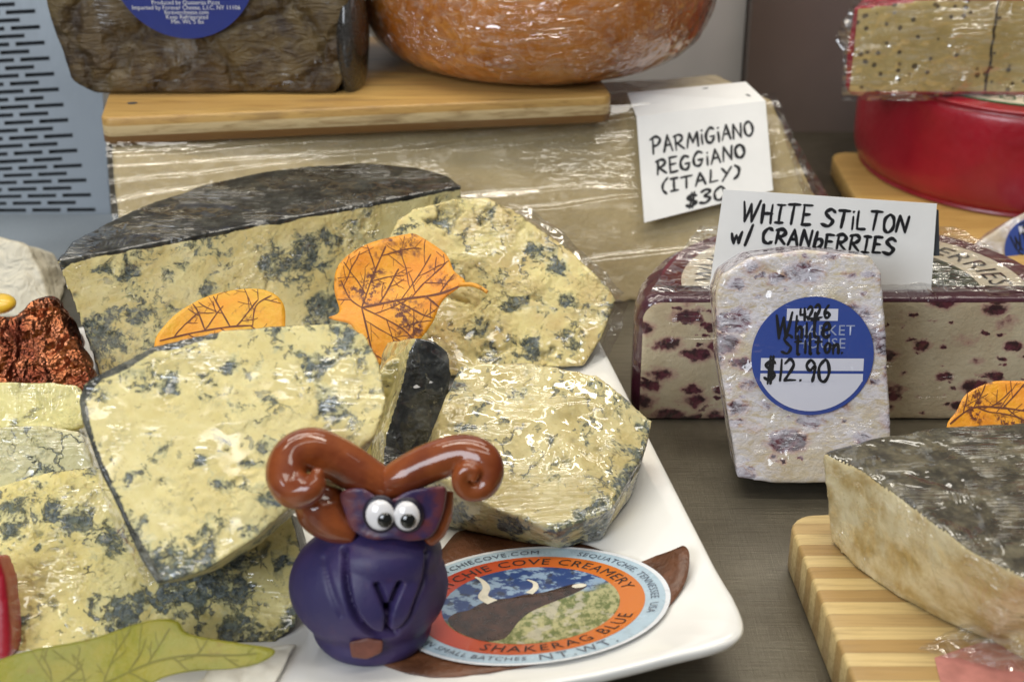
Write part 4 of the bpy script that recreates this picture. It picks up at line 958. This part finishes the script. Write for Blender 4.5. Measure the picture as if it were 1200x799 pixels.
leaf('autumn_leaf', 'half hidden golden leaf sticking up behind the leaning slab',
     [(182, 403), (196, 380), (215, 362), (245, 346), (285, 340), (315, 343), (332, 358), (334, 385), (330, 425), (250, 430), (190, 425)],
     plane((-10.6, 3.4), (-7.4, 6.3), .25), [([(188, 402), (225, 390), (262, 384), (296, 383)], .07), ([(296, 383), (300, 360), (318, 348)], .05), ([(240, 386), (232, 365), (226, 356)], .05), ([(270, 384), (258, 362), (250, 347)], .05)],
     M['leaf_gold'], M['vein'], lambda x, y: .2 * x * x + .08 * math.sin(4 * x), 'autumn leaves among the cheeses', None, rnd, 16)
leaf('autumn_leaf', 'orange leaf behind the grey rind wedge, in front of the cranberry half wheel',
     [(1108, 500), (1120, 482), (1132, 462), (1160, 448), (1185, 446), (1225, 450), (1250, 470), (1250, 520), (1180, 530), (1120, 520)],
     plane((-12.3, 3.4), (-10.3, 6.0), .0), [([(1112, 497), (1140, 478), (1175, 478), (1215, 484)], .07), ([(1140, 478), (1150, 462), (1155, 450)], .05), ([(1175, 478), (1190, 462), (1200, 450)], .05)],
     M['leaf_orange'], M['vein'], lambda x, y: .2 * x * x + .1 * y, 'autumn leaves among the cheeses', None, rnd, 16)
leaf('autumn_leaf', 'broad yellow green leaf lying at the front left edge of the plate',
     [(-40, 785), (0, 775), (60, 758), (150, 736), (205, 731), (222, 745), (275, 750), (322, 762), (300, 776), (240, 784), (190, 798), (150, 822), (60, 840), (-40, 840)],
     plane((-26.5, 1.9), (-22.6, 2.9), .0), [([(30, 835), (150, 788), (230, 768), (300, 764)], .09), ([(150, 788), (165, 768), (172, 752)], .06), ([(60, 822), (60, 790), (50, 770)], .06), ([(100, 806), (95, 780), (85, 765)], .05)],
     M['leaf_green'], M['vein_green'], lambda x, y: .12 * math.sin(3 * x) + .25 * y * y, 'autumn leaves among the cheeses', None, rnd, 22)
# crumpled white napkin under the green leaf
V, F = sheet((ondish(225, 812, .1), ondish(320, 806, .1), ondish(347, 756, .12), ondish(262, 765, .12)), 30, 22, lambda s_, t_, p: 0)
V = [Vector((p.x, p.y, p.z + .30 * abs(nz(p, .8, 3)) + .1 * abs(nz(p, 2, 4)))) for p in V]
nap = obj('paper_napkin', V, F, plain('tissue', (.80, .77, .68), .8, var=.02), loc=tuple(V[0])); s = nap.modifiers.new('t', 'SOLIDIFY'); s.thickness = .03 * S
props(nap, 'crumpled cream paper napkin poking out beside the yellow green leaf', 'napkin')

# ------------------------------------------------------------------ dried leaf and oval label on the plate
pxL = [(520, 642), (545, 622), (600, 632), (690, 640), (768, 676), (785, 660), (792, 645), (802, 640), (808, 650), (804, 680), (786, 708), (750, 738), (690, 762), (610, 782), (520, 794), (462, 784), (440, 766), (460, 720)]
poly = [tuple(p) for p in spline(pxL, 5, True)]; cx = sum(p[0] for p in poly) / len(poly); cy = sum(p[1] for p in poly) / len(poly)
def fl_(x, y):
    t_ = smooth(770, 806, x) * smooth(700, 642, y); return ondish(x, y, .06 + .5 * t_ + .02 * math.sin(x * .2))
V, F = fill2(poly, fl_, 10); dl = obj('dried_leaf', V, F, plain('dried_brown_leaf', (.11, .042, .018), .4, var=.2, vs=.8, bumpd=.05), loc=tuple(V[-1])); s = dl.modifiers.new('t', 'SOLIDIFY'); s.thickness = .04 * S; s.offset = -1
props(dl, 'brown curled dried leaf lying under the oval bull label', 'leaf')
LC = ondish(622, 712, .1); RXL, RYL = 4.12, 3.12; PHI = math.radians(4)
def lab(x, y, e=0.0):
    """label coordinates (unit disc) onto the dish"""
    X = LC.x + RXL * x * math.cos(PHI) - RYL * y * math.sin(PHI); Y = LC.y + RXL * x * math.sin(PHI) + RYL * y * math.cos(PHI)
    return Vector((X, Y, zplate(X, Y) + .16 + e))
tlb = thing('oval_label', tuple(LC), 'oval orange and pale blue cheese label with a bull picture, lying on the plate', 'label')
mk = lambda n, c, **k: plain(n, c, .3, coat=.35, **k)
ell = lambda r, n=80: disc2(r, r, n)
V, F = fill2(ell(1), lambda x, y: lab(x, y), 10); o_ = obj('paper', V, F, mk('label_paper', (.70, .72, .74), var=.02), tlb)
V, F = fill2(ell(.965), lambda x, y: lab(x, y, .008), 10); obj('blue_band', V, F, mk('pale_blue_print', (.40, .52, .60), var=.03), tlb)
g = G('orange_print'); v = g.co(0); sep = g.n('ShaderNodeSeparateXYZ'); g.put(sep.inputs[0], v); g.set(Base_Color=g.mix(g.step(sep.outputs[0], -3.5, 3.5), (.44, .035, .016), (.58, .16, .016)), Roughness=.3, Coat_Weight=.35)
V, F = fill2(ell(.82), lambda x, y: lab(x, y, .016), 10); obj('orange_band', V, F, g.m, tlb)
# the picture: sky and trees over dry grass, a dark bull in front
g = G('picture_print'); v = g.co(0); sep = g.n('ShaderNodeSeparateXYZ'); g.put(sep.inputs[0], g.vadd(v, g.noise(v, 1.1, 3, color=True), 1.0))
sky = g.mix(g.step(g.noise(g.co(3, (.8, 1.2, 1)), 1.8, 4, .7), .48, .56), (.02, .05, .17), (.24, .34, .46)); sky = g.mix(g.step(g.noise(v, 2.6, 3), .56, .64, 0, .8), sky, (.025, .03, .05))
grs = g.mix(g.step(g.noise(g.co(4, (1.5, 1, 1)), 3.0, 4, .7), .40, .60), (.10, .13, .025), (.38, .36, .17)); grs = g.mix(g.step(g.noise(v, 2.2, 3), .56, .62, 0, .7), grs, (.45, .41, .32))
ll = g.math('SUBTRACT', sep.outputs[1], g.math('MULTIPLY', sep.outputs[0], .30)); ll = g.math('ADD', ll, -.35)
g.set(Base_Color=g.mix(g.step(ll, .0, .35), grs, sky), Roughness=.3, Coat_Weight=.35)
V, F = fill2(ell(.64), lambda x, y: lab(x, y, .024), 8); pic = obj('picture', V, F, g.m, tlb)
def patch(poly, fm):
    from mathutils.geometry import tessellate_polygon
    return [fm(x, y) for x, y in poly], [tuple(t) for t in tessellate_polygon([[Vector((x, y, 0)) for x, y in poly]])]
bull = [(-.60, -.14), (-.54, -.04), (-.44, .0), (-.36, .09), (-.25, .14), (-.14, .15), (-.03, .19), (.10, .20), (.22, .25), (.32, .29), (.41, .28), (.42, .22), (.32, .13), (.20, .05), (.08, -.03), (-.02, -.12), (-.10, -.25), (-.16, -.40), (-.22, -.52), (-.34, -.54), (-.46, -.44), (-.56, -.30)]
V, F = patch([tuple(p) for p in spline(bull, 3, True)], lambda x, y: lab(x, y, .032)); obj('bull_print', V, F, mk('bull_print', (.035, .014, .009), var=.3, vs=2.5), pic)
def hook(path, w0):
    q = spline(path, 5); n = len(q); L, R_ = [], []
    for k in range(n):
        t = q[min(k + 1, n - 1)] - q[max(k - 1, 0)]; t /= np.linalg.norm(t); w_ = w0 * (1 - k / n) + .006; nn = np.array([-t[1], t[0]]) * w_; L.append(tuple(q[k] + nn)); R_.append(tuple(q[k] - nn))
    return patch(L + R_[::-1], lambda x, y: lab(x, y, .040))
V, F = join(hook([(-.27, .10), (-.335, .20), (-.305, .34), (-.33, .46), (-.38, .54)], .042), hook([(.0, .20), (.05, .28), (.05, .37), (-.0, .43)], .026), fill2(disc2(.055, .035, 12, .37, .25), lambda x, y: lab(x, y, .04)))
obj('horn_print', V, F, mk('horn_print', (.66, .62, .50), var=.05), pic)
def ring_text(txt, size, R, mid, inward=False, sp=1.0):
    if inward: return print_text(txt, size, lambda x, y: lab((R - y) * math.cos(mid + x / R), (R - y) * math.sin(mid + x / R), .03), 'CENTER', sp)
    return print_text(txt, size, lambda x, y: lab((R + y) * math.cos(mid - x / R), (R + y) * math.sin(mid - x / R), .03), 'CENTER', sp)
V, F = join(ring_text('SEQUATCHIE COVE CREAMERY', .135, .685, math.radians(97), False, 1.12), ring_text('SHAKERAG BLUE', .15, .775, math.radians(287), True, 1.2))
obj('band_lettering', V, F, M['ink'], tlb, False)
V, F = join(ring_text('NT.WT.', .15, .945, math.radians(288), True, 1.25), ring_text('SEQUATCHIECOVE.COM', .09, .86, math.radians(118), False, 1.1), ring_text('SEQUATCHIE, TENNESSEE  USA', .085, .86, math.radians(20), False, 1.1), ring_text('TENNESSEE IN SMALL BATCHES', .09, .925, math.radians(222), True, 1.1))
obj('rim_lettering', V, F, mk('grey_print', (.10, .12, .16)), tlb, False)

# ------------------------------------------------------------------ clay figurine with curled horns
FO = Vector((-4.05, -20.9, 2.95)); TA = math.radians(17)
FX = Vector((1, 0, 0)); FU = Vector((0, math.sin(TA), math.cos(TA))); FF_ = Vector((0, -math.cos(TA), math.sin(TA)))
KP = 41.9
def fp(px, py, f): return onplane(px, py, FO + FF_ * f, FF_)
tz = thing('clay_figurine', (FO.x, FO.y, .95), 'small purple clay bull figurine with shiny brown curled horns and googly eyes', 'figurine')
g = G('purple_clay'); v = g.co(91)
c = g.mix(g.step(g.noise(v, .5, 4), .35, .68), (.028, .022, .088), (.045, .026, .10)); c = g.mix(g.step(g.noise(v, 2.4, 5, .7), .56, .74, 0, .5), c, (.07, .028, .075))
g.set(Base_Color=c, Roughness=.5, Specular_IOR_Level=.4, Normal=g.bump(g.noise(v, 2.2, 5, .6), .03), Coat_Weight=.12, Coat_Roughness=.4); M['purple'] = g.m
g = G('face_clay'); v = g.co(93)
c = g.mix(g.step(g.noise(v, 1.1, 4), .40, .62), (.034, .021, .075), (.13, .03, .035)); g.set(Base_Color=c, Roughness=.4, Normal=g.bump(g.noise(v, 2.2, 5, .6), .03), Coat_Weight=.2, Coat_Roughness=.2); M['face_clay'] = g.m
g = G('brown_glazed_clay'); v = g.co(92)
c = g.mix(g.step(g.noise(v, .8, 4), .35, .65), (.25, .06, .012), (.15, .028, .006)); g.set(Base_Color=c, Roughness=.5, Specular_IOR_Level=.2, Coat_Weight=1.0, Coat_Roughness=.03, Coat_IOR=1.5, Normal=g.bump(g.noise(v, 1.2, 3), .05)); M['brown_clay'] = g.m
ax = (FX, FF_, FU)
parts = [ellipsoid(fp(432, 684, -.1), ax, (2.27, 1.95, 1.84)), ellipsoid(fp(446, 648, .1), ax, (1.75, 1.6, 1.1)), ellipsoid(Vector((FO.x + .05, FO.y - .1, 1.55)), ((1, 0, 0), (0, 1, 0), (0, 0, 1)), (1.72, 1.5, .85))]
V, F = join(*parts); V = [Vector((p[0], p[1], max(p[2], zplate(p[0], p[1]) + .02))) for p in V]
co, fa, no = remesh(V, F, .05, 45)
sn = [(402, 640), (430, 632), (470, 632), (499, 642), (496, 668), (487, 700), (477, 726), (462, 740), (441, 742), (424, 731), (412, 708), (406, 680)]
grooves = [(spline(q, 8), w_, d_) for q, w_, d_ in (([(404, 645), (406, 680), (412, 708), (424, 730), (441, 742), (462, 740)], 5.5, .30), ([(499, 648), (496, 675), (487, 702), (477, 726), (462, 740)], 4, .14),
    ([(442, 685), (448, 700), (454, 716)], 4.5, .30), ([(468, 683), (461, 700), (455, 716)], 4.5, .30), ([(455, 712), (453, 738)], 4.5, .32), ([(380, 655), (388, 690), (400, 720)], 5, .06))]
inside = np.zeros(len(co), bool)
for i in range(len(co)):
    p = Vector(co[i]); n_ = Vector(no[i]); d = .02 * nz(p, 1.3, 3)
    if n_.dot(FF_) > .1:
        x, y = pix(p); inside[i] = inpoly((x, y), sn)
        if inside[i]: d += .12 * smooth(0, 26, y - 632) * smooth(.1, .4, n_.dot(FF_))
        for q, w_, d_ in grooves:
            e = min(math.hypot(x - u[0], y - u[1]) for u in q); d -= d_ * smooth(w_ * 1.3, 0, e)
    co[i] = p + n_ * d
for nm, want in (('body', False), ('snout', True)):
    ff2 = [f for f in fa if (sum(inside[j] for j in f) > 2) == want]; used = sorted({j for f in ff2 for j in f}); ix = {j: k for k, j in enumerate(used)}
    obj(nm, co[used], [[ix[j] for j in f] for f in ff2], M['purple'], tz)
# face plate with two lobes, reddish rim
fc = [(399, 577), (425, 572), (452, 587), (480, 575), (520, 569), (523, 580), (519, 603), (506, 628), (480, 634), (462, 631), (435, 632), (412, 620), (404, 600)]
sp_ = spline(fc, 4, True); ff = lambda px, py: 1.35 - ((px - 460) / KP) ** 2 * .12
V, F = prism([fp(x, y, ff(x, y) + .25) for x, y in sp_], [fp(x, y, ff(x, y) - .9) for x, y in sp_]); co, fa, no = remesh(V, F, .05, 12)
obj('face', co, fa, M['face_clay'], tz)
M['eye_white'] = plain('eye_white', (.78, .76, .76), .12, var=.01, coat=1.0); M['eye_rim'] = plain('eye_rim', (.012, .008, .02), .4); M['pupil'] = plain('pupil_black', (.012, .012, .010), .1, coat=1.0)
for (x, y, rx_, ry_, qx, qy) in ((446, 602, .43, .47, 451, 609), (477, 603, .39, .45, 478, 610)):
    V, F = ellipsoid(fp(x, y, ff(x, y) + .18), ax, (rx_, .26, ry_)); e = obj('eye', V, F, M['eye_white'], tz)
    V, F = ellipsoid(fp(x, y, ff(x, y) + .20), ax, (rx_ + .06, .15, ry_ + .06)); obj('eye_rim', V, F, M['eye_rim'], e)
    V, F = ellipsoid(fp(qx, qy, ff(x, y) + .40), ax, (.21, .10, .22)); obj('pupil', V, F, M['pupil'], e)
def horn(path, rad):
    P = spline([tuple(fp(*q)) for q in path], 7); R_ = [float(r[0]) for r in spline([(r,) for r in rad], 7)]
    V, F = tube(P, R_, 20); E = ellipsoid(P[-1], ax, (R_[-1], R_[-1], R_[-1]), 16, 10); co, fa, no = remesh(*join((V, F), E), .05, 4)
    obj('horn', co, fa, M['brown_clay'], tz)
horn([(455, 572, .75), (425, 556, .75), (395, 538, .75), (365, 526, .9), (343, 535, 1.1), (335, 556, 1.45), (345, 574, 1.75), (366, 570, 2.0), (372, 556, 2.0)], (.46, .58, .62, .61, .58, .56, .52, .40, .2))
horn([(449, 572, .75), (472, 558, .8), (505, 542, .8), (540, 531, .9), (565, 536, 1.1), (574, 553, 1.25), (567, 571, 1.35), (549, 575, 1.42), (539, 562, 1.5), (546, 550, 1.55), (556, 553, 1.62), (555, 562, 1.7)], (.42, .52, .55, .53, .47, .40, .33, .28, .25, .22, .18, .10))
for pth, rd in (([(384, 566, .5), (378, 592, .6), (394, 612, .8), (420, 626, 1.0)], (.5, .78, .62, .3)), ([(524, 574, .8), (520, 600, .9), (512, 622, .9), (500, 634, .9)], (.2, .26, .26, .2))):
    P = spline([tuple(fp(*q)) for q in pth], 6); R_ = [float(r[0]) for r in spline([(r,) for r in rd], 6)]; V, F = tube(P, R_, 18); co, fa, no = remesh(V, F, .05, 6); obj('hair', co, fa, M['brown_clay'], tz)
mo = [(409, 752), (430, 746), (449, 750), (448, 764), (430, 772), (412, 770)]
V, F = prism([fp(x, y, 1.55) for x, y in mo], [fp(x, y, .6) for x, y in mo]); V = [Vector((p.x, p.y, max(p.z, zplate(p.x, p.y) + .03))) for p in V]; co, fa, no = remesh(V, F, .05, 7)
obj('foot', co, fa, plain('matt_brown_clay', (.16, .05, .03), .5, var=.12), tz)
